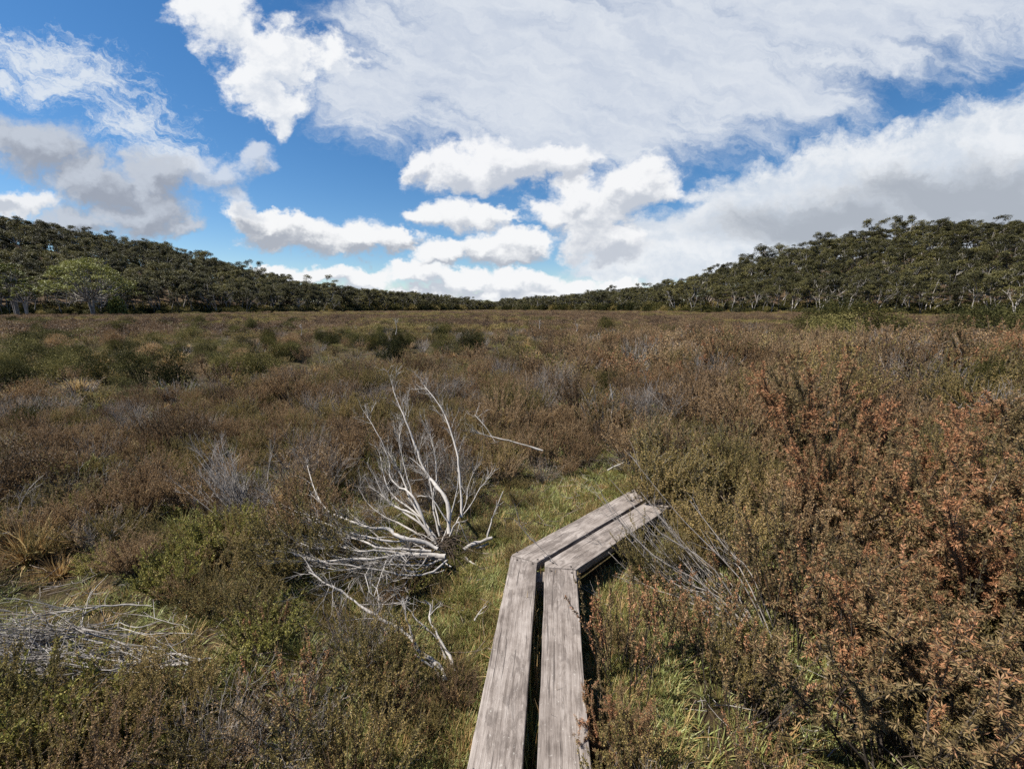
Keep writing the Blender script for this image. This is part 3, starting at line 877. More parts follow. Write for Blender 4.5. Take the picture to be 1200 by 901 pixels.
hp, hr, hs, hi = [], [], [], []
def put(x, y, i, s, sz=1.0, rz=None, sink=0.0):
    hp.append((x, y, float(ground_z(x, y)) - sink)); hr.append((rng.normal() * 0.05, rng.normal() * 0.05, rng.uniform(0, 6.28) if rz is None else rz)); hs.append((s, s, s * sz)); hi.append(i)


for x, y, kd, sc in stuff_near:
    if math.hypot(x, y) < 9.5 : put(x, y, int(rng.choice(pid[kd])), sc, rng.uniform(0.85, 1.15), rng.uniform(-0.5, 0.5) if kd == 'leggy' else None)


def samp2(n):
    r = np.sqrt(rng.uniform(9.3 ** 2, 36 ** 2, n)); a = rng.uniform(-R(57), R(57), n)
    return np.sin(a) * r, np.cos(a) * r


mx, my = poisson(26000, samp2, lambda x, y: 0.40 + 0.017 * np.hypot(x, y))
rr_ = np.hypot(mx, my); greenish = fbm(mx / 9, my / 9, 21) + 0.10 * (mx < -5)
for x, y, r_, g in zip(mx, my, rr_, greenish):
    u = rng.uniform()
    if x > 1.5: k = 0 if u < .58 else 1 if u < .78 else 2 if u < .90 else 3
    elif g > 0.53: k = 1 if u < .30 else 4 if u < .46 else 5 if u < .66 else 6 if u < .76 else 0 if u < .92 else 3
    elif x > -1: k = 0 if u < .52 else 1 if u < .72 else 3 if u < .88 else 2 if u < .94 else 5 if u < .96 else 6
    else: k = 0 if u < .36 else 1 if u < .62 else 3 if u < .84 else 2 if u < .87 else 5 if u < .94 else 6
    s = (1.0 + 0.018 * r_) * rng.uniform(0.6, 1.35) * (0.74 + 0.26 * float(sstep(-2, 2.5, x)) - 0.12 * float(sstep(9, 16, r_)))
    put(x, y, int(rng.choice(mid_ids[k])), s, 1.0 / (1.0 + 0.012 * r_) * rng.uniform(0.85, 1.25))


def samp3(n):
    r = np.sqrt(rng.uniform(34 ** 2, 150 ** 2, n)); a = rng.uniform(-R(56), R(56), n)
    return np.sin(a) * r, np.cos(a) * r


fx, fy = poisson(16000, samp3, lambda x, y: 1.5 + 0.008 * np.hypot(x, y))
bb = hill_params(fx, fy)[0]; okf = np.hypot(fx, fy) < bb + 6; fx, fy = fx[okf], fy[okf]
a4 = rng.uniform(-R(38), R(42), 2600); r4 = np.sqrt(rng.uniform(150 ** 2, 520 ** 2, 2600))
x4, y4 = np.sin(a4) * r4, np.cos(a4) * r4; ok4 = r4 < hill_params(x4, y4)[0] + 5
for x, y in list(zip(fx, fy)) + list(zip(x4[ok4], y4[ok4])):
    g = fbm(x / 16, y / 16, 31) + 0.10 * (x < -25) ; r_ = math.hypot(x, y)
    edge = hill_params(x, y)[0] - r_ < 14
    k = 2 if (g > 0.60 or (edge and rng.uniform() < 0.7)) else 1 if g > 0.5 else 0
    put(x, y, int(rng.choice(far_ids[k])), rng.uniform(0.8, 1.25) * (1 if r_ < 150 else 2.2), (rng.uniform(0.6, 1.1) if r_ < 150 else 0.4) * (1.4 if edge else 1), sink=0.05)
# small cushions in the mossy clearings
for a, b in zip(rng.uniform(300, 790, 750), rng.uniform(545, 925, 750)):
    c = on_plane(a, b, 0.0)
    if clearing(a, b) and .30 < bw_dist(c[0], c[1]):
        kd = rng.choice(['lime', 'olive', 'brown', 'sedge', 'straw', 'spike'], p=[.42, .16, .05, .21, .13, .03])
        put(c[0], c[1], int(rng.choice(pid[kd])), rng.uniform(.16, .36), rng.uniform(.6, .95))
# low filling plants between the bigger shrubs
fxn, fyn = poisson(27000, samp, lambda x, y: 0.20 + 0.012 * np.hypot(x, y))
fpx, fpy = to_px(fxn, fyn, ground_z(fxn, fyn))
okk = (bw_dist(fxn, fyn) > 0.30) & ~clearing(fpx, fpy) & (np.hypot(fxn, fyn) < 10)
for x, y, a, b in zip(fxn[okk], fyn[okk], fpx[okk], fpy[okk]):
    if x > .5 and rng.uniform() < .5: continue
    u = rng.uniform()
    if x < .3 and rng.uniform() < .2:
        kd = rng.choice(['lime', 'straw', 'grey', 'sedge']); put(x, y, int(rng.choice(pid[kd])), rng.uniform(.45, .8), rng.uniform(.8, 1.1)); continue
    kd = pick_kind(a, b, rng.uniform()) if u < .45 else 'brown' if u < .68 else 'olive' if u < .88 else 'grey' if u < .95 else 'lime'
    if kd == 'leggy': kd = 'olive'
    put(x, y, int(rng.choice(pid[kd])), rng.uniform(.42, .68), rng.uniform(.8, 1.1))
scatter('heath', hp, hr, hs, hi, protos, 'endless brown heath shrubs covering the flat bog behind the foreground', 'heath')

# ------------------------------------------------------------------ bog grass and moss tufts near the walk
gp = []
for k in range(4):
    b = make_tussock(h=0.085, n=80, spread=1.25, w=0.0022); gp.append(b.mesh('grass_tuft', M['grass']))
for k in range(2):
    b = make_tussock(h=0.12, n=50, spread=1.3, w=0.002); gp.append(b.mesh('grass_tuft', M['straw']))
gx, gy = samp(50000); gpx, gpy = to_px(gx, gy, ground_z(gx, gy)); gr = np.hypot(gx, gy)
cl = clearing(gpx, gpy)
okg = (gr < 9) & (bw_dist(gx, gy) > 0.235) & ((rng.uniform(size=len(gx)) < np.where(cl | (gr < 3.6), 1.0, 0.5)))
cx_ = [on_plane(a, b, 0)[:2] for a, b in zip(rng.uniform(300, 790, 11000), rng.uniform(540, 930, 11000))]
cx_ = np.array([c for c in cx_ if bw_dist(c[0], c[1]) > 0.225 and (bw_dist(c[0], c[1]) < 0.75 or clearing(*to_px(c[0], c[1], 0.0)))])
gx = np.concatenate([gx[okg], cx_[:, 0]]); gy = np.concatenate([gy[okg], cx_[:, 1]])
# a few blades in the gap between and under the planks
uu = rng.uniform(0, 1, 300); gapx = LR1[0] + (LR0[0] - LR1[0]) * uu * .8 + 0.02; gapy = LR1[1] + (LR0[1] - LR1[1]) * uu * .8
gx = np.concatenate([gx, gapx]); gy = np.concatenate([gy, gapy])
n_ = len(gx)
g_s = rng.uniform(0.5, 1.15, n_); g_s[-300:] = rng.uniform(1.2, 2.3, 300)
scatter('bog_grass', np.stack([gx, gy, ground_z(gx, gy)], 1), np.stack([rng.normal(size=n_) * .15, rng.normal(size=n_) * .15, rng.uniform(0, 6.28, n_)], 1),
        np.repeat(g_s[:, None], 3, 1), np.where(rng.uniform(size=n_) < 0.84, rng.integers(0, 4, n_), rng.integers(4, 6, n_)), gp,
        'short green and straw bog grass and moss beside the boardwalk', 'grass')

# fallen twigs and dead stalks strewn over the ground
lp = []
for _ in range(4):
    b = MB()
    for k in range(7):
        a = rng.uniform(0, 6.28); p = np.array([rng.normal() * .10, rng.normal() * .10, rng.uniform(.01, .05)])
        b.tube(curve(p, (math.cos(a), math.sin(a), rng.normal() * .15), rng.uniform(.05, .22), 3, -.1, .2), np.linspace(.0026, .0012, 4) * rng.uniform(.6, 1.3), 3, tone=.5 + rng.normal() * .25)
    lp.append(b.mesh('twig_litter', M['greytwig'] if _ < 2 else M['stem']))
lx, ly = poisson(4500, lambda n: (lambda r, a: (np.sin(a) * r, np.cos(a) * r))(np.sqrt(rng.uniform(.8, 30, n)), rng.uniform(-R(58), R(58), n)), lambda x, y: np.full(np.shape(x), .13))
okl = bw_dist(lx, ly) > .26; lx, ly = lx[okl], ly[okl]; n_ = len(lx)
scatter('twig_litter', np.stack([lx, ly, ground_z(lx, ly)], 1), np.stack([rng.normal(size=n_) * .1, rng.normal(size=n_) * .1, rng.uniform(0, 6.28, n_)], 1), np.repeat(rng.uniform(.7, 1.3, n_)[:, None], 3, 1), rng.integers(0, 4, n_), lp,
        'fallen twigs and dead stalks strewn between the near shrubs', 'litter')

# ------------------------------------------------------------------ dead wood
def pts3(px_list, d0, d1, power=1.0):
    """points on a branch: seen direction and distance running from d0 to d1"""
    n = len(px_list)
    out = []
    for i, (a, b) in enumerate(px_list):
        u = (i / (n - 1)) ** power
        out.append(at_depth(a, b, d0 + (d1 - d0) * u))
    return np.array(out)


def low3(px_list, z0, z1):
    """a branch lying over the ground at heights z0 to z1"""
    n = len(px_list); out = []
    for i, (a, b) in enumerate(px_list):
        z = z0 + (z1 - z0) * i / (n - 1)
        p = on_plane(a, b, z); g = float(ground_z(p[0], p[1]))
        out.append(on_plane(a, b, g + z))
    return np.array(out)


def smooth_path(p, k=3):
    p = np.asarray(p); n = len(p); u = np.linspace(0, n - 1, (n - 1) * k + 1); out = []
    for t in u:
        i = min(int(t), n - 2); f = t - i
        p0, p1, p2, p3 = p[max(i - 1, 0)], p[i], p[i + 1], p[min(i + 2, n - 1)]
        out.append(0.5 * ((2 * p1) + (p2 - p0) * f + (2 * p0 - 5 * p1 + 4 * p2 - p3) * f * f + (3 * p1 - p0 - 3 * p2 + p3) * f ** 3))
    out = np.array(out); out[1:-1] += rng.normal(size=(len(out) - 2, 3)) * 0.0025
    return out


def twigs(b, path, n, L, rad, gen=1, spread=0.4, start=0.35, up=0.15):
    m = len(path)
    for k in range(n):
        u = rng.uniform(start, 0.99) * (m - 1); i = min(int(u), m - 2)
        p = path[i] + (path[i + 1] - path[i]) * (u - i); d = path[i + 1] - path[i]; d /= np.linalg.norm(d) + 1e-9
        d = d + rng.normal(size=3) * spread; d /= np.linalg.norm(d)
        ll = L * rng.uniform(0.4, 1.1)
        t = curve(p, d, ll, 4, up, 0.13)
        b.tube(t, np.linspace(rad, rad * 0.4, 5), 3 if rad < 0.004 else 4, tone=0.55 + rng.normal() * 0.18)
        if gen: twigs(b, t, 4, L * 0.5, rad * 0.6, gen - 1, spread, 0.2, up)


def branch(b, path, r0, r1, n=6, L=0.2, gen=1, sides=6, tone=None, spread=0.4, start=0.35, up=0.15, both=False):
    tone = rng.uniform(.32, .68) if tone is None else tone
    p = smooth_path(path)
    r = np.linspace(r0, r1, len(p)) * (1 + .22 * rng.normal(size=len(p)).clip(-1, 1.5))
    if both: r[:3] *= (.25, .6, .85)
    b.tube(p, r, sides, tone=tone)
    if n: twigs(b, p, n, L, max(r1 * 0.9, 0.0022), gen, spread, start, up)


def dead_thing(name, label, parts, base, cat='dead shrub', mat='bleached', group=None):
    e = empty(name, base); tag(e, label, cat, group)
    for pn, b in parts:
        for i in range(len(b.v)): b.v[i] = b.v[i] - np.array(base)
        obj(pn, b.mesh(pn, M[mat] if pn != 'twigs' else M['greytwig'], smooth=True), e)
    return e


# the big bleached shrub left of the bend
D0 = 2.95
limbs = [
    ([(526.5, 625), (524, 589), (513, 571), (503, 560), (495, 546.6), (486.5, 522), (475.5, 493), (466.6, 473), (460, 452)], 2.98, 3.75, .017, .004, 16, .26),
    ([(541, 606), (540, 575), (537.6, 544), (533, 522), (526.5, 500), (517.6, 480), (504, 460), (497, 452)], 3.1, 3.75, .011, .003, 16, .24),
    ([(512, 640), (503, 622), (491, 602), (480, 584), (475, 569), (467.7, 551), (455, 530)], 2.98, 3.5, .012, .004, 10, .2),
    ([(511, 637), (495, 615), (475.5, 602), (460, 591), (446.6, 580), (433, 569)], 2.95, 3.35, .012, .004, 9, .2),
    ([(503, 628), (489, 591), (477.7, 575), (469, 571), (457.7, 560), (455.5, 538), (441, 505), (430, 488)], 3.0, 3.6, .010, .003, 14, .22),
    ([(524, 610), (511, 591), (504, 582), (489, 582)], 3.0, 3.1, .006, .003, 4, .12),
    ([(508, 632), (486, 604), (470, 596), (452, 585), (440, 560)], 2.98, 3.3, .009, .003, 7, .18),
    ([(515, 628), (508, 600), (506, 575), (498, 552), (480, 536)], 3.0, 3.4, .008, .003, 7, .18),
    ([(518, 634), (530, 600), (537, 560), (536, 548)], 2.98, 3.15, .007, .003, 4, .12),
    ([(540, 606), (553, 590), (562, 572), (572, 560)], 3.1, 3.3, .005, .002, 6, .16),
    ([(527, 628), (535, 612), (541, 618), (549, 636)], 2.95, 2.9, .006, .003, 2, .1),
    ([(514, 634), (498, 612), (486, 590), (478, 560), (470, 530), (468, 508)], 3.05, 3.6, .009, .003, 12, .24),
    ([(512, 632), (494, 608), (478, 594), (458, 578), (448, 552), (446, 535)], 3.0, 3.5, .009, .003, 10, .22),
    ([(520, 630), (512, 604), (508, 582), (512, 552), (508, 526), (502, 505)], 3.1, 3.6, .008, .003, 12, .22),
    ([(510, 640), (484, 622), (466, 612), (448, 604), (432, 590), (420, 572)], 2.95, 3.4, .009, .003, 10, .24),
    ([(535, 612), (546, 590), (549, 570), (558, 548)], 3.1, 3.4, .005, .002, 8, .18),
]
base = at_depth(518, 652, D0); base[2] = float(ground_z(base[0], base[1]))
pb = []
bb_ = MB()
for px_list, d0, d1, r0, r1, n, L in limbs:
    b = MB(); branch(b, pts3(px_list, d0, d1), r0 * .98, r1 * .8, int(n * 1.3), L, 2 if n > 9 else 1, spread=.33, tone=rng.uniform(.55, .85)); pb.append(('branch', b))
low = [
    ([(513, 643), (497.6, 635), (480, 632), (464, 627.6), (455.5, 620), (437.7, 618.7), (424, 615), (406.6, 608.7), (391, 602), (378, 592), (368, 572), (360, 545)], .20, .42, .015, .004, 14, .3),
    ([(522, 652), (504, 650), (480, 651), (462, 652), (435.5, 655), (402, 655), (380, 657.5), (345, 650), (318, 641)], .16, .25, .015, .004, 14, .3),
    ([(524, 656), (508, 670), (488, 674), (468, 673), (450, 668), (430, 666), (406, 661), (386, 660), (360, 655)], .14, .28, .009, .003, 10, .25),
    ([(505, 646), (470, 643), (440, 640), (412, 630), (392, 634), (372, 626)], .18, .3, .008, .003, 14, .28),
    ([(500, 647), (470, 648), (445, 645), (420, 646), (395, 640), (376, 644), (352, 636)], .17, .28, .008, .003, 14, .28),
    ([(480, 634), (455, 634), (430, 628), (400, 622), (380, 612), (352, 600)], .2, .36, .007, .003, 12, .26),
    ([(520, 655), (500, 662), (470, 662), (440, 660), (405, 668), (375, 664)], .14, .22, .007, .003, 8, .22),
]
for px_list, z0, z1, r0, r1, n, L in low:
    b = MB(); branch(b, low3(px_list, z0, z1), r0 * .95, r1 * .8, int(n * 1.2), L, 1, spread=.33, tone=rng.uniform(.55, .85)); pb.append(('branch', b))
b = MB(); bt = MB()
for k in range(22):
    x1 = rng.uniform(300, 470); y1 = 664 - (430 - x1) * .20 + rng.normal() * 30; y0 = 650 + rng.normal() * 8; x0 = 508 + rng.normal() * 8
    pl = [(x0, y0)] + [(x0 + (x1 - x0) * q, y0 + (y1 - y0) * q + rng.normal() * 8 + 14 * rng.uniform(-.4, 1) * math.sin(3 * q)) for q in (.25, .5, .7, .88)] + [(x1, y1)]
    branch(b if k < 10 else bt, low3(pl, rng.uniform(.08, .22), rng.uniform(.08, .40)), rng.uniform(.0026, .0065), .0014, 7, .2, 1, 4, .5 + rng.normal() * .2, .36, .25, .1)
pb += [('branch', b), ('twigs', bt)]
rt = MB()
for k in range(420):
    th = rng.uniform(0, 6.28); p = base + np.array([rng.normal() * .13 - .05, rng.normal() * .10, rng.uniform(.0, .12)])
    rt.tube(curve(p, (math.cos(th), math.sin(th), rng.uniform(-.1, .6)), rng.uniform(.1, .32), 4, -0.8, .2), np.linspace(.003, .0015, 5), 3, tone=.35 + rng.normal() * .15)
cr_ = MB(); cr_.tube(np.array([base + (0, 0, -.05), base + (0, 0, .04), base + (-.02, .02, .085)]), [.07, .05, .012], 8, tone=.4)
dead_thing('dead_shrub', 'big bleached dead shrub with silvery branches fanning out left of the boardwalk bend', pb + [('root_crown', cr_)], base)
for i in range(len(rt.v)): rt.v[i] = rt.v[i] - base
o = obj('root_litter', rt.mesh('root_litter', M['stem'])); o.location = base
tag(o, 'brown fibrous litter heaped round the foot of the bleached dead shrub', 'litter', kind='stuff')

# forked dead branch beside the near planks
base = low3([(522, 800)] * 2, 0.02, 0.02)[0]
pb = []
for px_list, z0, z1, r0, r1, n, L in [
    ([(522, 799), (518, 784), (504, 772), (490, 762), (482, 748), (466, 734), (448, 726), (438, 719), (420, 708), (404, 695), (390, 688), (378, 680), (362, 670)], .05, .30, .012, .004, 9, .18),
    ([(489, 760), (482, 740), (476, 724), (475, 704)], .14, .30, .007, .003, 3, .1),
    ([(533, 786), (526, 768), (518, 754), (510, 738), (504, 726), (504, 710), (497, 703)], .05, .28, .008, .003, 3, .1),
    ([(524, 776), (516, 754), (508, 744), (490, 728), (478, 712), (464, 701)], .05, .26, .006, .003, 4, .12),
    ([(516, 802), (512, 786), (500, 776), (486, 766)], .03, .12, .008, .004, 1, .08),
    ([(418, 708), (440, 708), (462, 707), (480, 700)], .18, .22, .004, .002, 4, .12),
    ([(436, 684), (443, 694), (444, 712), (441, 724)], .24, .16, .003, .002, 1, .06)]:
    b = MB(); branch(b, low3(px_list, z0, z1), r0, r1, n, L, 1, spread=.3); pb.append(('branch', b))
dead_thing('dead_branch', 'forked bleached dead branch lying in grass left of the near planks', pb, base, 'dead branch')

# grey wind-laid twig mass further left
base = low3([(362, 645)] * 2, 0.03, 0.03)[0]
st = MB(); tw = MB()
for k in range(26):
    j = rng.normal(size=2) * np.array([10, 8])
    pl = [(358 + j[0] * .2, 642 + j[1] * .2), (324 + j[0] * .6, 626 + j[1] * .6), (291 + j[0], 604 + j[1]), (269 + j[0] * 1.5, 575 + j[1] * 1.5), (255 + j[0] * 2.2, 548 + j[1] * 2)]
    b = MB(); branch(b, pts3(pl, 3.0 + rng.normal() * .05, 3.55 + rng.normal() * .15), .004, .0016, 12, .2, 1, 4, .45, .35)
    (st if k < 6 else tw).merge(b)
dead_thing('dead_shrub', 'grey dead shrub laid over leftwards left of the silvery branches', [('branches', st), ('twigs', tw)], base)

# fallen pile at the left edge
base = low3([(140, 782)] * 2, 0.03, 0.03)[0]
pb = []
for px_list, z0, z1, r0, r1, n, L in [
    ([(143, 786), (139, 773), (130, 764.5), (108, 765.6), (91, 759), (65, 755), (39, 756), (13, 762), (-20, 765)], .06, .2, .011, .004, 14, .28),
    ([(150, 768), (134, 758), (113, 751), (93, 747), (71, 747), (50, 749), (10, 752)], .16, .22, .008, .003, 14, .28),
    ([(152, 744), (121, 741), (91, 735), (65, 738), (28, 737), (-20, 739)], .24, .26, .007, .003, 14, .3),
    ([(178, 710), (152, 708), (130, 710), (104, 712), (82, 716), (58, 719), (30, 725)], .3, .3, .006, .003, 14, .28),
    ([(150, 756), (120, 746), (95, 741), (60, 743), (30, 746), (-10, 744)], .2, .25, .006, .003, 14, .28),
    ([(150, 772), (110, 772), (80, 766), (50, 768), (15, 775)], .1, .18, .005, .003, 12, .25),
    ([(240, 772), (212, 767), (199, 765.6), (184, 769), (167, 773), (150, 786), (134, 801), (121, 821), (113, 845)], .2, .06, .008, .004, 5, .15),
    ([(248, 771), (227, 775), (206, 778), (180, 783)], .16, .12, .011, .007, 2, .1),
    ([(126, 803), (132, 792), (139, 781), (141, 770)], .04, .16, .009, .006, 2, .1)]:
    b = MB(); branch(b, low3(px_list, z0, z1), r0 * .7, r1, n, L, 1, spread=.3, up=0.0, both=True); pb.append(('branch', b))
b = MB(); branch(b, pts3([(152, 770), (160, 762), (178, 743), (190, 728), (204, 710), (217, 700), (238, 689), (262, 678), (290, 660)], 2.2, 2.7), .006, .0025, 8, .2, 1); pb.append(('branch', b))
b = MB(); branch(b, pts3([(204, 709), (200, 700), (195, 692)], 2.45, 2.5), .005, .003, 2, .1, 0); pb.append(('branch', b))
b = MB(); b2 = MB()
for k in range(62):
    y0 = rng.uniform(730, 790); y1 = y0 + rng.normal() * 14 - 4; x0 = rng.uniform(40, 235); x1 = x0 - rng.uniform(50, 150)
    pl = [(x0, y0), (x0 + (x1 - x0) * .33, y0 + (y1 - y0) * .3 + rng.normal() * 7), (x0 + (x1 - x0) * .66, y0 + (y1 - y0) * .7 + rng.normal() * 7), (x1, y1)]
    branch(b if k < 30 else b2, low3(pl, rng.uniform(.1, .24), rng.uniform(.12, .28)), rng.uniform(.0018, .0036), .0012, 5, .18, 0, 4, .5 + rng.normal() * .2, .35, .1, 0.0, True)
pb += [('branch', b), ('twigs', b2)]
dead_thing('dead_shrub', 'collapsed dead shrub with pale branches combed flat at the left edge', pb, base)

base = low3([(84, 812)] * 2, 0.03, 0.03)[0]
b = MB(); branch(b, low3([(88, 815), (82, 800), (76, 797), (61, 794), (48, 786), (39, 779), (17, 785), (-15, 790)], .06, .16), .012, .004, 10, .22, 1, tone=.55)
b2 = MB(); branch(b2, low3([(90, 818), (97, 806), (92, 797)], .05, .14), .006, .003, 2, .1, 0)
dead_thing('dead_branch', 'crooked pale dead branch under the collapsed shrub at lower left', [('branch', b), ('branch', b2)], base, 'dead branch')

# single sticks and logs
def stick(name, label, px_list, z0, z1, r0, r1, n=2, L=.12, cat='dead stick', depth=None, mat='bleached', gen=0, spread=.4):
    P = pts3(px_list, *depth) if depth else low3(px_list, z0, z1)
    base = P[0].copy(); base[2] = float(ground_z(base[0], base[1]))
    b = MB(); branch(b, P, r0, r1, n, L, gen, 7, .6, spread)
    for i in range(len(b.v)): b.v[i] = b.v[i] - base
    o = obj(name, b.mesh(name, M[mat], smooth=True)); o.location = base
    tag(o, label, cat); return o


stick('broken_log', 'short splintered grey log at the foot of the bleached shrub', [(543, 645), (556, 637), (577, 630)], .06, .10, .020, .011, 1, .06, 'dead log')
stick('broken_log', 'thin pale log lying under the splintered log beside the bend', [(546, 643), (562, 641), (573, 636)], .04, .06, .013, .006, 0, .1, 'dead log')
stick('dead_stick', 'upright pale stick leaning out of the grass before the bend', [(571, 630), (576, 612), (580, 598), (590, 575)], 0, 0, .007, .003, 4, .14, depth=(3.05, 3.2))
stick('dead_stick', 'small white two-pronged stick on grass beside the near plank', [(556, 727), (562, 717), (571, 709)], .05, .12, .005, .002, 2, .08)
stick('dead_stick', 'curved white stick on grass below the broken log', [(544, 652), (552, 658), (558, 662)], .05, .05, .007, .004, 0)
stick('dead_stick', 'white forked stick reaching left above the middle shrubs', [(636, 528), (610, 520), (590, 515), (573, 511), (553, 504)], 0, 0, .010, .003, 10, .26, depth=(4.3, 4.5), gen=1)
stick('dead_stick', 'slim white stick standing behind the reaching forked stick', [(582, 520), (571, 503), (562, 492), (556, 486)], 0, 0, .006, .003, 5, .2, depth=(4.8, 5.0), gen=1)
stick('dead_stick', 'pale bent stick lying near the far end of the boardwalk', [(712, 551), (722, 546), (732, 541)], .12, .2, .007, .004, 1, .1)
stick('dead_stick', 'long thin pale stick slanting down from shrub towards mossy clearing', [(198, 797), (235, 775), (268, 752), (300, 730)], 0, 0, .004, .002, 3, .12, depth=(2.2, 2.5))
stick('dead_stick', 'curved white twig among dark leaves at the bottom left', [(241, 880), (253, 862), (270, 846), (284, 836), (296, 818)], 0, 0, .004, .002, 3, .1, depth=(1.55, 1.75))
stick('dead_stick', 'white twig lying along the bottom edge of the grass', [(150, 900), (175, 893), (200, 892), (220, 888)], 0, 0, .005, .002, 3, .08, depth=(1.5, 1.5))
stick('dead_stick', 'hooked white twig above the yellow-green cushion at left', [(232, 676), (240, 662), (248, 650), (258, 645)], 0, 0, .005, .003, 1, .08, depth=(2.7, 2.8))
stick('dead_stick', 'arched grey twig looping over the hollow at left', [(232, 688), (262, 672), (280, 660), (285, 650), (281, 643)], 0, 0, .006, .003, 5, .14, depth=(2.7, 2.85))
stick('dead_stick', 'small white fork of twigs in the hollow at left', [(264, 704), (256, 696), (254, 686), (258, 676)], 0, 0, .006, .003, 3, .08, depth=(2.5, 2.6))
stick('dead_stick', 'short pale snag above the grey laid-over shrub', [(320, 611), (310, 598), (301, 586), (295, 574)], 0, 0, .006, .003, 1, .08, depth=(3.4, 3.5))
stick('dead_stick', 'pale snag standing among shrubs beside the left rust hummock', [(103, 560), (100, 545), (112, 538), (120, 534)], 0, 0, .008, .003, 4, .2, depth=(5.0, 5.1), gen=1)
for lab, px, y0, y1, dep in [('thin pale dead stem standing in the heath above the boardwalk bend', 716, 490, 450, 6.0), ('pale dead stem with a crook standing right of centre', 838, 478, 452, 6.6),
                             ('small pale snag on the heath near the lone round bush', 676, 388, 380, 24), ('bleached snag standing upright in the distant heath', 632, 386, 379, 26),
                             ('white snag leaning above the heath at left middle distance', 353, 393, 384, 21), ('pale snag at the top of the twin dark bushes', 464, 392, 378, 15.5)]:
    w = 14 / dep
    stick('standing_snag', lab, [(px, y0), (px + w, y0 + (y1 - y0) * .5), (px - w * .5, y1)], 0, 0, .010 + .0004 * dep, .004 + .0002 * dep, 5, .016 * dep, depth=(dep, dep), gen=1, spread=.35)

# grey tangles
def tangle(name, label, px, py, depth, h, n, lean, fine=5, r=.0045, spread=.9, mat='greytwig', gen=2, up=.1):
    p = at_depth(px, py, depth); p[2] = float(ground_z(p[0], p[1]))
    b = make_dead(h, n, spread, r, gen, lean, fine, up)
    e = obj(name, b.mesh(name, M[mat], smooth=True)); e.location = p
    tag(e, label, 'dead shrub'); return e


tangle('dead_shrub', 'pale grey tangle of twigs beyond the far end of boardwalk', 742, 548, 4.4, .34, 16, (-.6, .1))
tangle('dead_shrub', 'whitish lichen-covered dead shrub below the dark bushes at right', 1005, 470, 8.6, .72, 22, (-.15, .1), r=.006, spread=.5, mat='bleached')
tangle('dead_shrub', 'grey bare shrub standing in the heath right of centre', 800, 500, 5.9, .75, 14, (-.25, .1), r=.005, spread=.6)
tangle('dead_shrub', 'grey bare shrub with white twigs among heath above the bend', 708, 520, 5.6, .7, 12, (-.1, .1), r=.005, spread=.55, mat='bleached')
tangle('dead_shrub', 'bare dark twiggy shrub in the foreground at bottom right', 985, 905, 1.5, .52, 9, (-.18, .1), fine=4, r=.006, spread=.5, mat='darkstem', up=.4)
tangle('dead_shrub', 'grey bare twigs arching at the left edge of the bog', 20, 640, 3.0, .45, 14, (-.2, .1), r=.004)
tangle('dead_shrub', 'silvery bare twigs beside the moss patch at left', 90, 600, 3.7, .4, 12, (.2, .1), r=.004, mat='bleached')
# leaning grey stems at right of the walk
base = at_depth(905, 800, 1.95); base[2] = float(ground_z(base[0], base[1]))
st = MB()
for k in range(46):
    j = rng.normal(size=2); w = rng.uniform(.55, 1.1)
    pl = [(905 + j[0] * 14, 790 + j[1] * 14), (860 + j[0] * 26, 722 + j[1] * 24), (905 - 105 * w + j[0] * 40, 800 - 130 * w + j[1] * 26), (905 - 165 * w + j[0] * 46, 800 - 205 * w + j[1] * 24)]
    b = MB(); branch(b, pts3(pl, 1.95 + rng.normal() * .08, 2.7 + rng.normal() * .2), .0042, .0018, 7, .16, 1 if k % 3 == 0 else 0, 4, .5, .3)
    st.merge(b)
dead_thing('dead_shrub', 'sheaf of thin grey stems leaning left across the right foreground', [('twigs', st)], base)

# ------------------------------------------------------------------ bushes out on the bog
def ball_kind(m, count=3, **kw):
    out = []
    for _ in range(count):
        f, s = make_ball(**kw); out.append((f.mesh('bush_foliage', M[m]), s.mesh('bush_stems', M['darkstem'])))
    return out


BK = {'green': ball_kind('green', 4), 'olive': ball_kind('scrub', 3), 'tall': ball_kind('green', 2, rx=.3, rz=.62, lumps=7, n=4000), 'rust': ball_kind('brown', 2)}


def bush(lab, kd, px, by, w, h, depth=None):
    if depth is None:
        p = on_plane(px, by, .3); p = on_plane(px, by, float(ground_z(p[0], p[1])) + .3)
    else:
        p = at_depth(px, by, depth)
    d = p[1]; W = w / FPX * d * 1.1; H = h / FPX * d * .9 + .18
    p[2] = float(ground_z(p[0], p[1]))
    if depth is not None: H = max(H, at_depth(px, by - h, depth)[2] - p[2])
    name = {'green': 'dark_green_bush', 'olive': 'olive_bush', 'tall': 'upright_bush', 'rust': 'brown_bush'}[kd]
    e = empty(name, p, rng.uniform(0, 6.28)); rx = .3 if kd == 'tall' else .6; rz = .62 * 1.45 if kd == 'tall' else .5 * 1.45
    e.scale = (W / 2 / rx, W / 2 / rx, H / rz)
    f, s = BK[kd][rng.integers(len(BK[kd]))]
    obj('foliage', f, e); obj('stems', s, e)
    tag(e, lab, 'bush'); return e


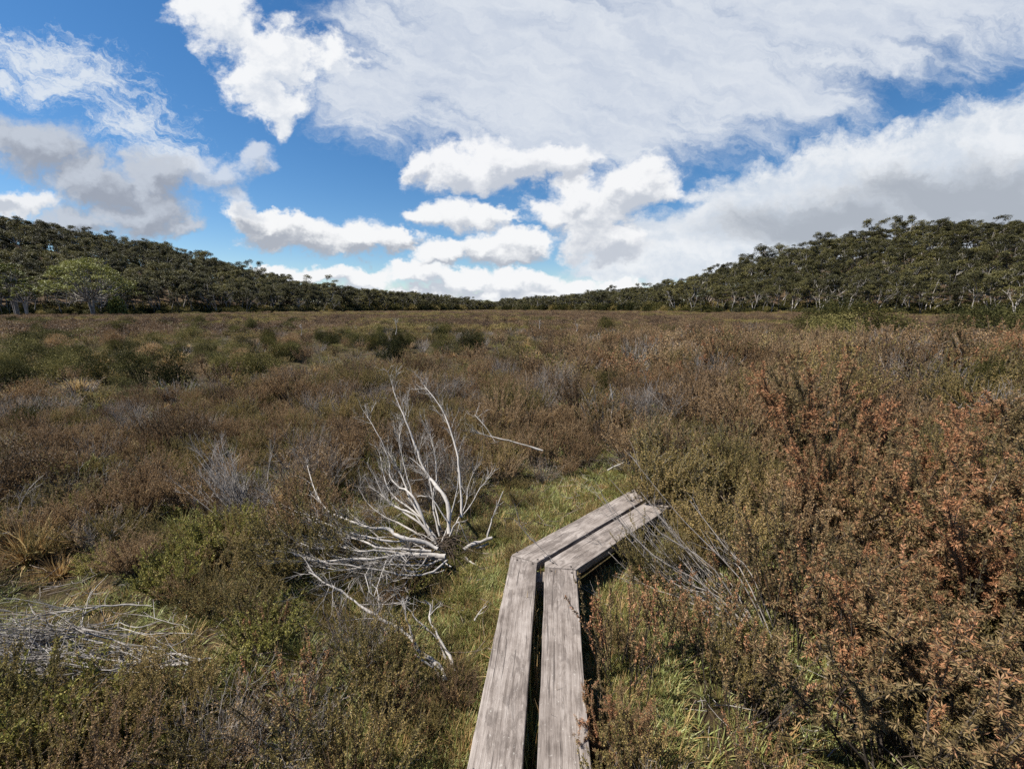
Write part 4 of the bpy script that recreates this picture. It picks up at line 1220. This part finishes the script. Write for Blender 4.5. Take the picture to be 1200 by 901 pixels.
for a in [
    ('dark green bush with a deep shadow, largest of the left cluster', 'green', 123, 436, 42, 30),
    ('grey-green bush just left of the shadowed dark bush', 'olive', 84, 426, 42, 30),
    ('dark bush with hollow base right of the left cluster', 'green', 205, 446, 40, 42),
    ('olive bush between the two dark bushes of the left cluster', 'olive', 166, 436, 44, 36),
    ('long low dark bush standing alone right of the left cluster', 'green', 292, 431, 66, 24),
    ('olive bush joined to the left end of the long low bush', 'olive', 262, 430, 34, 22),
    ('small round dark bush above the left cluster', 'green', 190, 408, 18, 14),
    ('small square dark bush beside the small round one', 'green', 213, 410, 16, 14),
    ('dull olive bush above the long low bush', 'olive', 240, 408, 26, 14),
    ('small dark bush behind the long low bush', 'green', 287, 404, 22, 14),
    ('narrow upright dark bush standing like a post', 'tall', 318, 400, 11, 18),
    ('round dark bush far left of the twin bushes', 'green', 387, 404, 18, 17),
    ('brown rounded bush beside the post-like bush', 'rust', 345, 410, 24, 13),
    ('low dark bush between the post bush and twin bushes', 'green', 378, 394, 20, 9),
    ('front one of the twin dark bushes left of centre', 'green', 457, 421, 30, 30),
    ('rear one of the twin dark bushes left of centre', 'green', 469, 406, 22, 24),
    ('tiny dark bush with pale tips by the twin bushes', 'olive', 448, 400, 15, 14),
    ('compact dark bush set behind the central dark bushes', 'green', 519, 390, 22, 13),
    ('broad dark bush at centre, its left part shaded', 'green', 546, 405, 34, 22),
    ('olive bush leaning on the left side of broad central bush', 'olive', 522, 406, 30, 18),
    ('small dark bush right against the broad central bush', 'green', 560, 404, 18, 18),
    ('tiny dark reddish bush near the valley gap', 'rust', 571, 374, 10, 6),
    ('tiny brown bush just right of the valley gap', 'rust', 600, 376, 12, 5),
    ('lone round green bush right of the picture centre', 'green', 713, 385, 24, 16),
    ('olive hummock bush at the far left edge', 'olive', 22, 414, 50, 24),
    ('grey-green bush above the left edge hummock bush', 'olive', 46, 396, 40, 14),
    ('small olive bush in front of the left edge hummock bush', 'olive', 8, 440, 40, 28),
    ('rust-brown mound near the left edge of the bog', 'rust', 42, 462, 46, 26),
    ('dark mound with pale leaves below the rust-brown mound', 'green', 38, 486, 40, 24),
    ('dark purple-brown bush at the left edge above the moss', 'rust', 30, 555, 90, 60),
    ('low dark bush far out below the spreading gum', 'green', 130, 383, 38, 9),
    ('small dark bush far out right of the round tree', 'green', 192, 379, 16, 6),
    ('low dark bush far out on the left plain', 'green', 275, 374, 13, 5),
    ('low bush pair far out at the foot of the left hill', 'green', 262, 371, 10, 4),
    ('pale olive bush in the far left scrub', 'olive', 100, 392, 26, 12),
    ('dull bush in the far scrub below the yellow gums', 'olive', 40, 380, 34, 9),
    ('brown mound in mid-plain between left cluster and long bush', 'rust', 235, 425, 24, 14),
]: bush(*a)
for k in range(46):
    px = rng.uniform(-5, 345) if k < 36 else rng.uniform(330, 520); py = 378 + 62 * rng.uniform() ** 1.3 * (1 - .25 * px / 345) if px < 345 else rng.uniform(376, 402)
    dd = (py - 362) / 70; kd = rng.choice(['green', 'olive', 'rust'], p=[.40, .46, .14])
    nm = {'green': 'dark green', 'olive': 'pale-topped olive', 'rust': 'brown'}[kd]
    l = '%s bush among those scattered near the twin dark bushes' % nm
    if px < 345: l = '%s bush at the %s of the left bush band, %s' % (nm, 'front' if py > 408 else 'back', 'near the left edge' if px < 120 else 'towards the post-like bush' if px > 230 else 'about midway along')
    e = bush(l, str(kd), px, py, (11 + 27 * dd) * rng.uniform(.6, 1.15), (6 + 17 * dd) * rng.uniform(.7, 1.1)); e['group'] = l.replace('bush a', 'bushes a', 1)
for a in [
    ('big dark bush silhouetted against the right hill, rear of two', 'green', 966, 383, 56, 28, 27),
    ('broad bush in front of the silhouetted dark bush at right', 'green', 1008, 384, 96, 27, 24),
    ('olive brown bush sloping down left of the broad right bush', 'olive', 975, 392, 60, 20, 22),
    ('low wide olive bush at the right edge before the hill', 'olive', 1178, 386, 100, 26, 23),
    ('small olive bush left of the low wide right-edge bush', 'olive', 1128, 384, 40, 13, 25),
    ('dark shadowed shrub deep in the right-hand heath', 'green', 1138, 520, 40, 60, 5.2),
    ('dark shadowed shrub in the heath behind the boardwalk bend', 'green', 712, 470, 26, 26, 7.6),
]: bush(*a)

# ------------------------------------------------------------------ gum trees
GK = []
for sd, (kd, h) in enumerate([('tall', 13), ('tall', 12), ('tall', 14), ('multi', 11), ('multi', 12), ('multi', 10), ('slim', 13), ('slim', 12)]):
    nl = 120
    f, s = make_gum(h, kd, sd, nl)
    GK.append((f.mesh('gum_crown', M['gumleaf']), s.mesh('gum_trunk', M['gumbark'], smooth=True), f, s, kd, h))


def gum(name, label, x, y, h, k=None, mesh=None, wide=1.0, group=None, cat='tree'):
    cm, tm, kh = mesh if mesh else (GK[k][0], GK[k][1], GK[k][5])
    e = empty(name, (x, y, float(ground_z(x, y))), rng.uniform(0, 6.28)); s = h / kh
    e.scale = (s * wide, s * wide, s)
    obj('trunk', tm, e); obj('crown', cm, e)
    return tag(e, label, cat, group)


def make_dome_gum(h, rad, n, fork, lean=0.0, leaf=(.42, .2), per=120):
    cr, tk = MB(), MB()
    forks = [np.array([math.cos(a) * .5 + lean * .3, math.sin(a) * .5, fork * f_]) for a, f_ in ((0.3, 1.0), (2.2, 1.25), (3.9, .9), (5.2, 1.15))]
    for q in forks: tk.tube(smooth_path([(q[0] * .3, q[1] * .3, -.4), (q[0] * .5, q[1] * .6, q[2] * .5), q], 3), np.linspace(.27, .2, 7), 6, tone=.62)
    for i in range(n):
        th = i * 2.39996 + rng.normal() * .2; rr = math.sqrt((i + .5) / n); r = rad * rr * rng.uniform(.9, 1.1)
        c = np.array([math.cos(th) * r + lean, math.sin(th) * r, h - (h - fork * 1.25) * .8 * rr ** 2.4 + rng.normal() * .35 - .7])
        q = min(forks, key=lambda w: (w[0] - c[0]) ** 2 + (w[1] - c[1]) ** 2)
        mid = q * .5 + c * .5 + np.array([rng.normal() * .4, rng.normal() * .4, -.12 * r + rng.normal() * .3])
        P = smooth_path([q, q * .75 + mid * .25 + (0, 0, .2), mid, c], 3)
        tk.tube(P, np.linspace(.12, .035, len(P)), 4, tone=.62 + rng.normal() * .1)
        d = rand_dir(per, .35); R_ = rng.uniform(1.0, 1.7) * rad / 8
        p = c + d * (rng.uniform(.3, 1, per) ** .6 * R_)[:, None] * np.array([1.2, 1.2, .45]); s = rng.uniform(.7, 1.3, per)
        cr.leaves(p, rand_dir(per, 0) * np.array([1, 1, .6]), leaf[0] * s, leaf[1] * s, .5 + rng.normal() * .13 + rng.normal(size=per) * .12, flat=np.array([0, 0, 1.0]))
    return cr, tk


f, s = make_dome_gum(13, 8.2, 64, 3.2)
special = (f.mesh('gum_crown', M['gumlight']), s.mesh('gum_trunk', M['gumbark'], smooth=True), 13)
f, s = make_dome_gum(12, 4.2, 30, 4.6, -.6, per=110); special2 = (f.mesh('gum_crown', M['gumlight']), s.mesh('gum_trunk', M['gumbark'], smooth=True), 12)
f, s = make_ball(1.6, 2.0, 1600, (.4, .22), 9); special3 = (f.mesh('gum_crown', M['gumlight']), s.mesh('gum_trunk', M['gumbark']), 2.9)


def px_xy(px, depth): return (px - 600) / FPX * depth * 1.0, depth


for lab, px, dep, h, mesh, wide in [
    ('big spreading yellow-topped gum with pale limbs in front of left hill', 116, 112, 14.2, special, 1.05),
    ('tall yellow-green gum nearest the left edge of the hill foot', 28, 112, 14.0, special2, 1.0),
    ('short yellow-green gum beside the tall yellow-green gum', 39, 108, 8.2, special2, .95),
    ('leaning yellow-green gum cut by the left picture edge', 4, 108, 8.8, special2, .9),
    ('small dome-shaped green tree right of the spreading yellow gum', 145, 108, 4.2, special3, .8)]:
    x, y = px_xy(px, dep); gum('gum_tree', lab, x, y, h, mesh=mesh, wide=wide)


def samp_t(n):
    a = rng.uniform(-R(54), R(54), n); x, y = np.sin(a), np.cos(a)
    b, rr, h = hill_params(x, y)
    r = np.sqrt(rng.uniform((b + 1) ** 2, (np.minimum(rr, b + 260) + 18) ** 2))
    return x * r, y * r


tx, ty = poisson(30000, samp_t, lambda x, y: 3.9 + 0.004 * np.hypot(x, y))
tb, trr, th_ = hill_params(tx, ty); tr = np.hypot(tx, ty)
tpx, _ = to_px(tx, ty, ground_z(tx, ty) + 5)
tall = 8.5 + 6.5 * rng.uniform(size=len(tx)) ** 1.2; front = (tr - tb) < 14
emer = (th_ > 6) & (tr > trr - 30) & (rng.uniform(size=len(tx)) < 0.28)
tall = tall * 1.08 + np.where(emer, rng.uniform(2.5, 6.0, len(tx)), 0)
tall *= np.where(front, rng.uniform(0.7, 1.05, len(tx)), 1.0)
inf = (tpx > 3) & (tpx < 1197)
score = np.where(inf, tall / tr * np.where(front, 1.25, 1.0), 0)
o_ = np.argsort(-score)[:290]; tind = set(o_.tolist())
tp, trt, tsc, tid = [], [], [], []


def gum_label(px, d_in, h):
    if px < 600:
        z = 'near the left picture edge' if px < 75 else 'behind the big spreading gum' if px < 155 else 'between spreading gum and mid hillside' if px < 260 else 'along the receding left treeline'
        s = 'left hill'
    else:
        z = 'towards the valley gap' if px < 860 else 'behind the silhouetted dark bushes' if px < 1060 else 'near the right picture edge'
        s = 'right hill'
    row = 'front-row gum at the foot of the %s' % s if d_in < 14 else 'second-row gum on the lower %s' % s if d_in < 40 else 'gum up the slope of the %s' % s
    size = 'tall ' if h > 12.3 else 'low ' if h < 8.6 else ''
    return '%s%s %s' % (size, row, z)


for i in range(len(tx)):
    sky_edge = tr[i] > trr[i] - 25
    kk = int(rng.choice([0, 1, 2, 7, 3, 4]) if sky_edge or not front[i] else rng.choice([6, 7, 6, 7, 3, 4, 0, 2]))
    if i in tind:
        l = gum_label(tpx[i], tr[i] - tb[i], tall[i]); gum('gum_tree', l, tx[i], ty[i], tall[i], kk, wide=rng.uniform(.8, 1.15), group=l.replace('gum', 'gums', 1))
    else:
        s = tall[i] / GK[kk][5]; w = s * rng.uniform(.85, 1.3)
        tp.append((tx[i], ty[i], float(ground_z(tx[i], ty[i])) - .2)); trt.append((0, 0, rng.uniform(0, 6.28))); tsc.append((w, w, s)); tid.append(kk)
# far trees closing the valley gap
for k in range(420):
    px = rng.uniform(520, 640); d = rng.uniform(900, 1250); tp.append((*px_xy(px, d), float(ground_z(*px_xy(px, d))) - .5)); s = rng.uniform(1.0, 1.6)
    trt.append((0, 0, rng.uniform(0, 6.28))); tsc.append((s * 1.6, s * 1.6, s)); tid.append(int(rng.integers(0, 8)))
scatter('gum_forest', tp, trt, tsc, tid, [joined('forest_gum', [(g[2], M['gumleaf']), (g[3], M['gumbark'])]) for g in GK],
        'dense dull green gum forest covering both hillsides behind the front trees', 'forest')
# dark undergrowth along the forest foot
up_, ur, us, ui = [], [], [], []
ux, uy = poisson(9000, lambda n: (lambda a, q: (np.sin(a) * q(a), np.cos(a) * q(a)))(rng.uniform(-R(55), R(55), n), lambda a: hill_params(np.sin(a), np.cos(a))[0] + rng.uniform(-4, 34, n)), lambda x, y: np.full(np.shape(x), 2.2))
for x, y in zip(ux, uy):
    up_.append((x, y, float(ground_z(x, y)) - .1)); ur.append((0, 0, rng.uniform(0, 6.28)))
    if math.hypot(x, y) - float(hill_params(x, y)[0]) < 5 and rng.uniform() < .6: s = rng.uniform(.5, .9)
    else: s = rng.uniform(.9, 1.9)
    s *= (1 + 2.0 * float(sstep(190, 330, math.hypot(x, y)))); us.append((s * 1.2, s * 1.2, s)); ui.append(int(rng.integers(0, 5)))
up_protos = []
for m in ('green', 'green', 'green', 'olive', 'gumleaf'):
    f, s = make_ball(.9, .75, 700, (.17, .09), 8); up_protos.append(joined('undergrowth', [(f, M[m])]))
scatter('undergrowth', up_, ur, us, ui, up_protos, 'dark scrub undergrowth along the foot of the forest', 'undergrowth')

# ------------------------------------------------------------------ tell small sets of look-alikes apart by their order across the picture
sets = {}
for o in COL.objects:
    if o.parent is None and o.get('group'): sets.setdefault(o['label'], []).append(o)
for lab, os_ in sets.items():
    n = len(os_)
    if n > 3 or len(lab.split()) > 15: continue
    os_.sort(key=lambda o: float(to_px(o.location.x, o.location.y, o.location.z)[0]))
    for w, o in zip({1: [''], 2: ['left-hand ', 'right-hand '], 3: ['left-hand ', 'middle ', 'right-hand ']}[n], os_):
        o['label'] = w + lab

# ------------------------------------------------------------------ sky, sun
SUN_EL, SUN_AZ = R(54), R(-96)          # azimuth from straight ahead, clockwise
sun_d = bpy.data.lights.new('sun', 'SUN'); sun = bpy.data.objects.new('sun', sun_d); COL.objects.link(sun)
sun_d.energy = 5.0; sun_d.angle = R(0.55); sun_d.color = (1.0, 0.94, 0.84)
sd = Vector((math.sin(SUN_AZ) * math.cos(SUN_EL), math.cos(SUN_AZ) * math.cos(SUN_EL), math.sin(SUN_EL)))
sun.rotation_euler = (-sd).to_track_quat('-Z', 'Y').to_euler(); sun.location = sd * 50

W = bpy.data.worlds.new('World'); S.world = W; W.use_nodes = True
W.cycles.sampling_method = 'NONE'
t = NT(W.node_tree)
SKY_STR = 0.06
EXPO = 1.0
tc = t.new('ShaderNodeTexCoord').outputs['Generated']
sep = t.new('ShaderNodeSeparateXYZ', {0: tc})
# directions to the north are laid on a tall wall of sky: u to the right, v up
yy = t.math('MAXIMUM', sep.outputs[1], 0.15)
V = t.new('ShaderNodeCombineXYZ', {0: t.math('DIVIDE', sep.outputs[0], yy), 1: t.math('DIVIDE', sep.outputs[2], yy), 2: 0.0}).outputs[0]


def uv(px, py):
    d = ray(px, py); return d[0] / d[1], d[2] / d[1]


def field(blobs, vec, rot=0):
    """smooth union of soft ellipses given as (x, y, rx, ry); all turned by rot degrees"""
    if rot:
        vec = t.new('ShaderNodeVectorRotate', {'Vector': vec, 'Angle': R(rot)}, rotation_type='Z_AXIS').outputs[0]
    acc = None; ca, sa_ = math.cos(R(rot)), math.sin(R(rot))
    for px, py, rx, ry in blobs:
        c = uv(px, py); a = uv(px + 5, py); b = uv(px, py - 5)
        kx = math.hypot(a[0] - c[0], a[1] - c[1]) / 5; ky = math.hypot(b[0] - c[0], b[1] - c[1]) / 5
        cu, cv = c[0] * ca - c[1] * sa_, c[0] * sa_ + c[1] * ca
        ix, iy = 1 / (rx * kx), 1 / (ry * ky)
        m = t.new('ShaderNodeVectorMath', {0: vec, 1: (ix, iy, 0), 2: (-cu * ix, -cv * iy, 0)}, operation='MULTIPLY_ADD').outputs[0]
        g = t.new('ShaderNodeVectorMath', {0: m}, operation='LENGTH').outputs['Value']
        acc = g if acc is None else t.math('SMOOTH_MIN', acc, g, 0.25)
    return t.math('MAXIMUM', t.math('SUBTRACT', 1.0, acc), -0.8)


def ss(x, a, b):
    return t.new('ShaderNodeMapRange', {'Value': x, 'From Min': a, 'From Max': b, 'To Min': 0.0, 'To Max': 1.0}, interpolation_type='SMOOTHSTEP').outputs[0]


def shift(vec, dx, dy): return t.new('ShaderNodeVectorMath', {0: vec, 1: (dx, dy, 0)}, operation='ADD').outputs[0]
def mul(vec, sx, sy): return t.new('ShaderNodeVectorMath', {0: vec, 1: (sx, sy, 1)}, operation='MULTIPLY').outputs[0]
def stretch(vec, sx, sy, rot=0):
    if rot: vec = t.new('ShaderNodeVectorRotate', {'Vector': vec, 'Angle': R(rot)}, rotation_type='Z_AXIS').outputs[0]
    return mul(vec, sx, sy)
def n2d(vec, scale=1.0, detail=4, rough=0.55, dist=0.0, out=0):
    n = t.new('ShaderNodeTexNoise', {'Vector': vec, 'Scale': scale, 'Detail': detail, 'Roughness': rough, 'Distortion': dist}, noise_dimensions='2D')
    return n.outputs[out]
def cen(x, k): return t.math('MULTIPLY', t.math('SUBTRACT', x, 0.5), k)
def add(*a):
    r = a[0]
    for b in a[1:]: r = t.math('ADD', r, b)
    return r


sky = t.new('ShaderNodeTexSky', sky_type='NISHITA', sun_disc=False, sun_elevation=SUN_EL, sun_rotation=SUN_AZ, altitude=900, air_density=1.0, dust_density=0.3, ozone_density=2.0)
col = t.new('ShaderNodeHueSaturation', {'Color': sky.outputs[0], 'Saturation': 1.3, 'Value': 1.02}).outputs[0]
K_ = 1.0 / SKY_STR / 2 ** EXPO
def C(r, g, b): return (r * K_, g * K_, b * K_)

wcol = n2d(stretch(V, 6, 8), 1.0, 5, 0.62, 0, 1)
VW = t.new('ShaderNodeVectorMath', {0: t.new('ShaderNodeVectorMath', {0: wcol, 1: (0.5, 0.5, 0.5)}, operation='SUBTRACT').outputs[0], 1: (0.16, 0.11, 0.0), 2: V}, operation='MULTIPLY_ADD').outputs[0]
# shared cloud noises
N_BIG = n2d(stretch(VW, 9, 13), 1.0, 6, 0.6)
N_BIG2 = n2d(stretch(shift(VW, -0.016, 0.024), 9, 13), 1.0, 3, 0.55)
N_FINE = n2d(stretch(V, 34, 46), 1.0, 5, 0.62)
N_STR = n2d(stretch(VW, 3.2, 13, 16), 1.6, 6, 0.64)

# high veil over the upper right
SHEET = [(560, 60, 210, 150), (760, 70, 330, 150), (980, 0, 330, 130), (1180, -30, 240, 110), (690, 150, 250, 60), (450, 110, 110, 80), (860, -120, 700, 160), (900, 110, 160, 60)]
dS = add(field(SHEET, VW), cen(N_STR, .85), cen(N_BIG, .30), cen(N_FINE, .10))
aS = t.math('MULTIPLY', ss(dS, -0.05, 0.60), 0.92)
cS = t.mix(ss(add(cen(N_STR, 1.3), cen(N_BIG, .35), cen(N_FINE, .1)), -0.38, 0.38), C(.60, .66, .765), C(.78, .82, .875))
col = t.mix(aS, col, cS)
# low grey-white deck lower right
DECK = [(830, 285, 150, 46), (960, 240, 190, 62), (1090, 210, 200, 75), (1210, 175, 180, 70), (1040, 290, 300, 55), (1180, 260, 220, 80), (760, 316, 130, 20), (740, 296, 80, 26), (880, 262, 130, 40), (1350, 180, 240, 140)]
dD = add(field(DECK, VW, 0), cen(N_STR, .42), cen(N_BIG, .5), cen(N_FINE, .16))
aD = t.math('MULTIPLY', ss(dD, 0.0, 0.36), 0.97)
greyD = field([(1130, 232, 220, 52), (980, 264, 190, 40), (1200, 256, 160, 50)], VW)
gD = ss(add(greyD, cen(N_BIG, .6), cen(N_STR, .5), cen(N_FINE, .12)), -0.05, 0.75)
cD = t.mix(gD, t.mix(ss(add(cen(N_BIG, .8), cen(N_FINE, .3)), -0.2, 0.2), C(.66, .72, .80), C(.86, .885, .915)), C(.43, .465, .52))
col = t.mix(aD, col, cD)
# rippled patches upper left
AC = [(40, 65, 90, 40), (95, 92, 100, 44), (150, 140, 90, 44), (195, 180, 70, 36), (10, 95, 40, 20), (60, 100, 70, 30)]
n_r = n2d(stretch(VW, 16, 52, 22), 1.5, 6, 0.66)
dA = add(field(AC, VW), cen(n_r, 1.5), cen(N_BIG, .5), cen(N_FINE, .15))
col = t.mix(t.math('MULTIPLY', ss(dA, 0.1, 1.0), .92), col, C(.74, .80, .875))


def cumulus(blobs, white, grey, amp=0.75, fine=0.22, e0=0.08, e1=0.36, k=1.5, bias=0.6, op=1.0, base=0.30):
    global col
    F = field(blobs, VW)
    D = add(F, cen(N_BIG, amp), cen(N_FINE, fine))
    a = t.math('MULTIPLY', ss(D, e0, e1), op)
    F2 = field(blobs, shift(VW, -0.014, 0.030))
    D2 = add(F2, cen(N_BIG2, amp * 1.1))
    lit = add(bias, t.math('MULTIPLY', t.math('SUBTRACT', D, D2), k), cen(N_FINE, .35))
    lit = t.math('SUBTRACT', lit, t.math('MULTIPLY', ss(D, .30, 1.0), base), clamp=True)
    c = t.mix(ss(lit, 0.05, 0.95), grey, white)
    col = t.mix(a, col, c)


WHITE, SHADE = C(.93, .94, .95), C(.46, .50, .57)
cumulus([(262, 28, 66, 46), (330, 70, 85, 62), (318, 122, 52, 46), (245, 10, 72, 34), (385, 66, 44, 34), (334, 146, 24, 26), (300, 95, 60, 50)], C(.95, .96, .97), C(.66, .71, .79), 1.15, .45, .10, .62, 1.1, .75, .96, .2)
cumulus([(360, 322, 62, 17), (425, 326, 70, 19), (490, 322, 66, 19), (548, 328, 60, 18), (610, 330, 66, 22), (668, 338, 62, 18), (725, 338, 46, 11), (470, 343, 110, 12), (575, 348, 90, 10), (630, 348, 90, 12), (318, 318, 26, 9)], WHITE, C(.56, .605, .68), .95, .35, .08, .48, 1.4, .66)
cumulus([(345, 277, 72, 28), (420, 284, 80, 28), (472, 284, 34, 22), (312, 264, 46, 22), (282, 250, 30, 18)], WHITE, C(.42, .455, .52), .85, .3, .08, .46, 1.4, .56)
cumulus([(565, 290, 46, 28), (612, 286, 50, 24), (520, 300, 44, 18), (590, 298, 60, 20)], WHITE, C(.46, .50, .57), .8, .3, .08, .46, 1.4, .58)
cumulus([(690, 248, 92, 54), (748, 216, 66, 34), (640, 250, 44, 30), (715, 282, 66, 34), (668, 225, 50, 34)], C(.92, .93, .945), C(.56, .60, .67), .9, .3, .06, .50, 1.4, .62)
cumulus([(525, 252, 62, 28), (563, 256, 42, 20), (500, 252, 34, 18)], WHITE, C(.54, .58, .65), .75, .28, .08, .46, 1.4, .62)
cumulus([(520, 196, 62, 36), (590, 192, 84, 42), (650, 190, 70, 32), (485, 192, 26, 22)], C(.92, .93, .95), C(.56, .60, .675), .8, .3, .08, .48, 1.4, .62)
cumulus([(262, 205, 58, 34), (300, 188, 34, 22), (278, 232, 36, 32), (235, 190, 40, 30)], C(.72, .765, .84), C(.47, .525, .62), 1.15, .45, .08, .7, 1.2, .6, .82)
cumulus([(28, 232, 46, 22), (10, 246, 30, 14)], C(.86, .88, .91), C(.62, .66, .72), .8, .3, .08, .5, 1.2, .7)
cumulus([(30, 168, 95, 46), (110, 212, 100, 46), (165, 250, 80, 38), (185, 205, 58, 36), (90, 262, 70, 30), (5, 244, 24, 12), (205, 264, 36, 18)], C(.55, .595, .67), C(.345, .375, .44), .95, .28, .04, .6, 1.3, .55, .96, .2)
bg = t.new('ShaderNodeBackground', {'Color': col, 'Strength': SKY_STR})
t.new('ShaderNodeOutputWorld', {'Surface': bg.outputs[0]})

# ------------------------------------------------------------------ render settings
S.view_settings.view_transform = 'Standard'; S.view_settings.look = 'None'
S.view_settings.exposure = EXPO; S.view_settings.gamma = 1.0; S.view_settings.use_curve_mapping = False
S.cycles.max_bounces = 5; S.cycles.diffuse_bounces = 3; S.cycles.glossy_bounces = 1; S.cycles.transmission_bounces = 3; S.cycles.transparent_max_bounces = 4
S.cycles.use_denoising = False; S.cycles.volume_bounces = 0
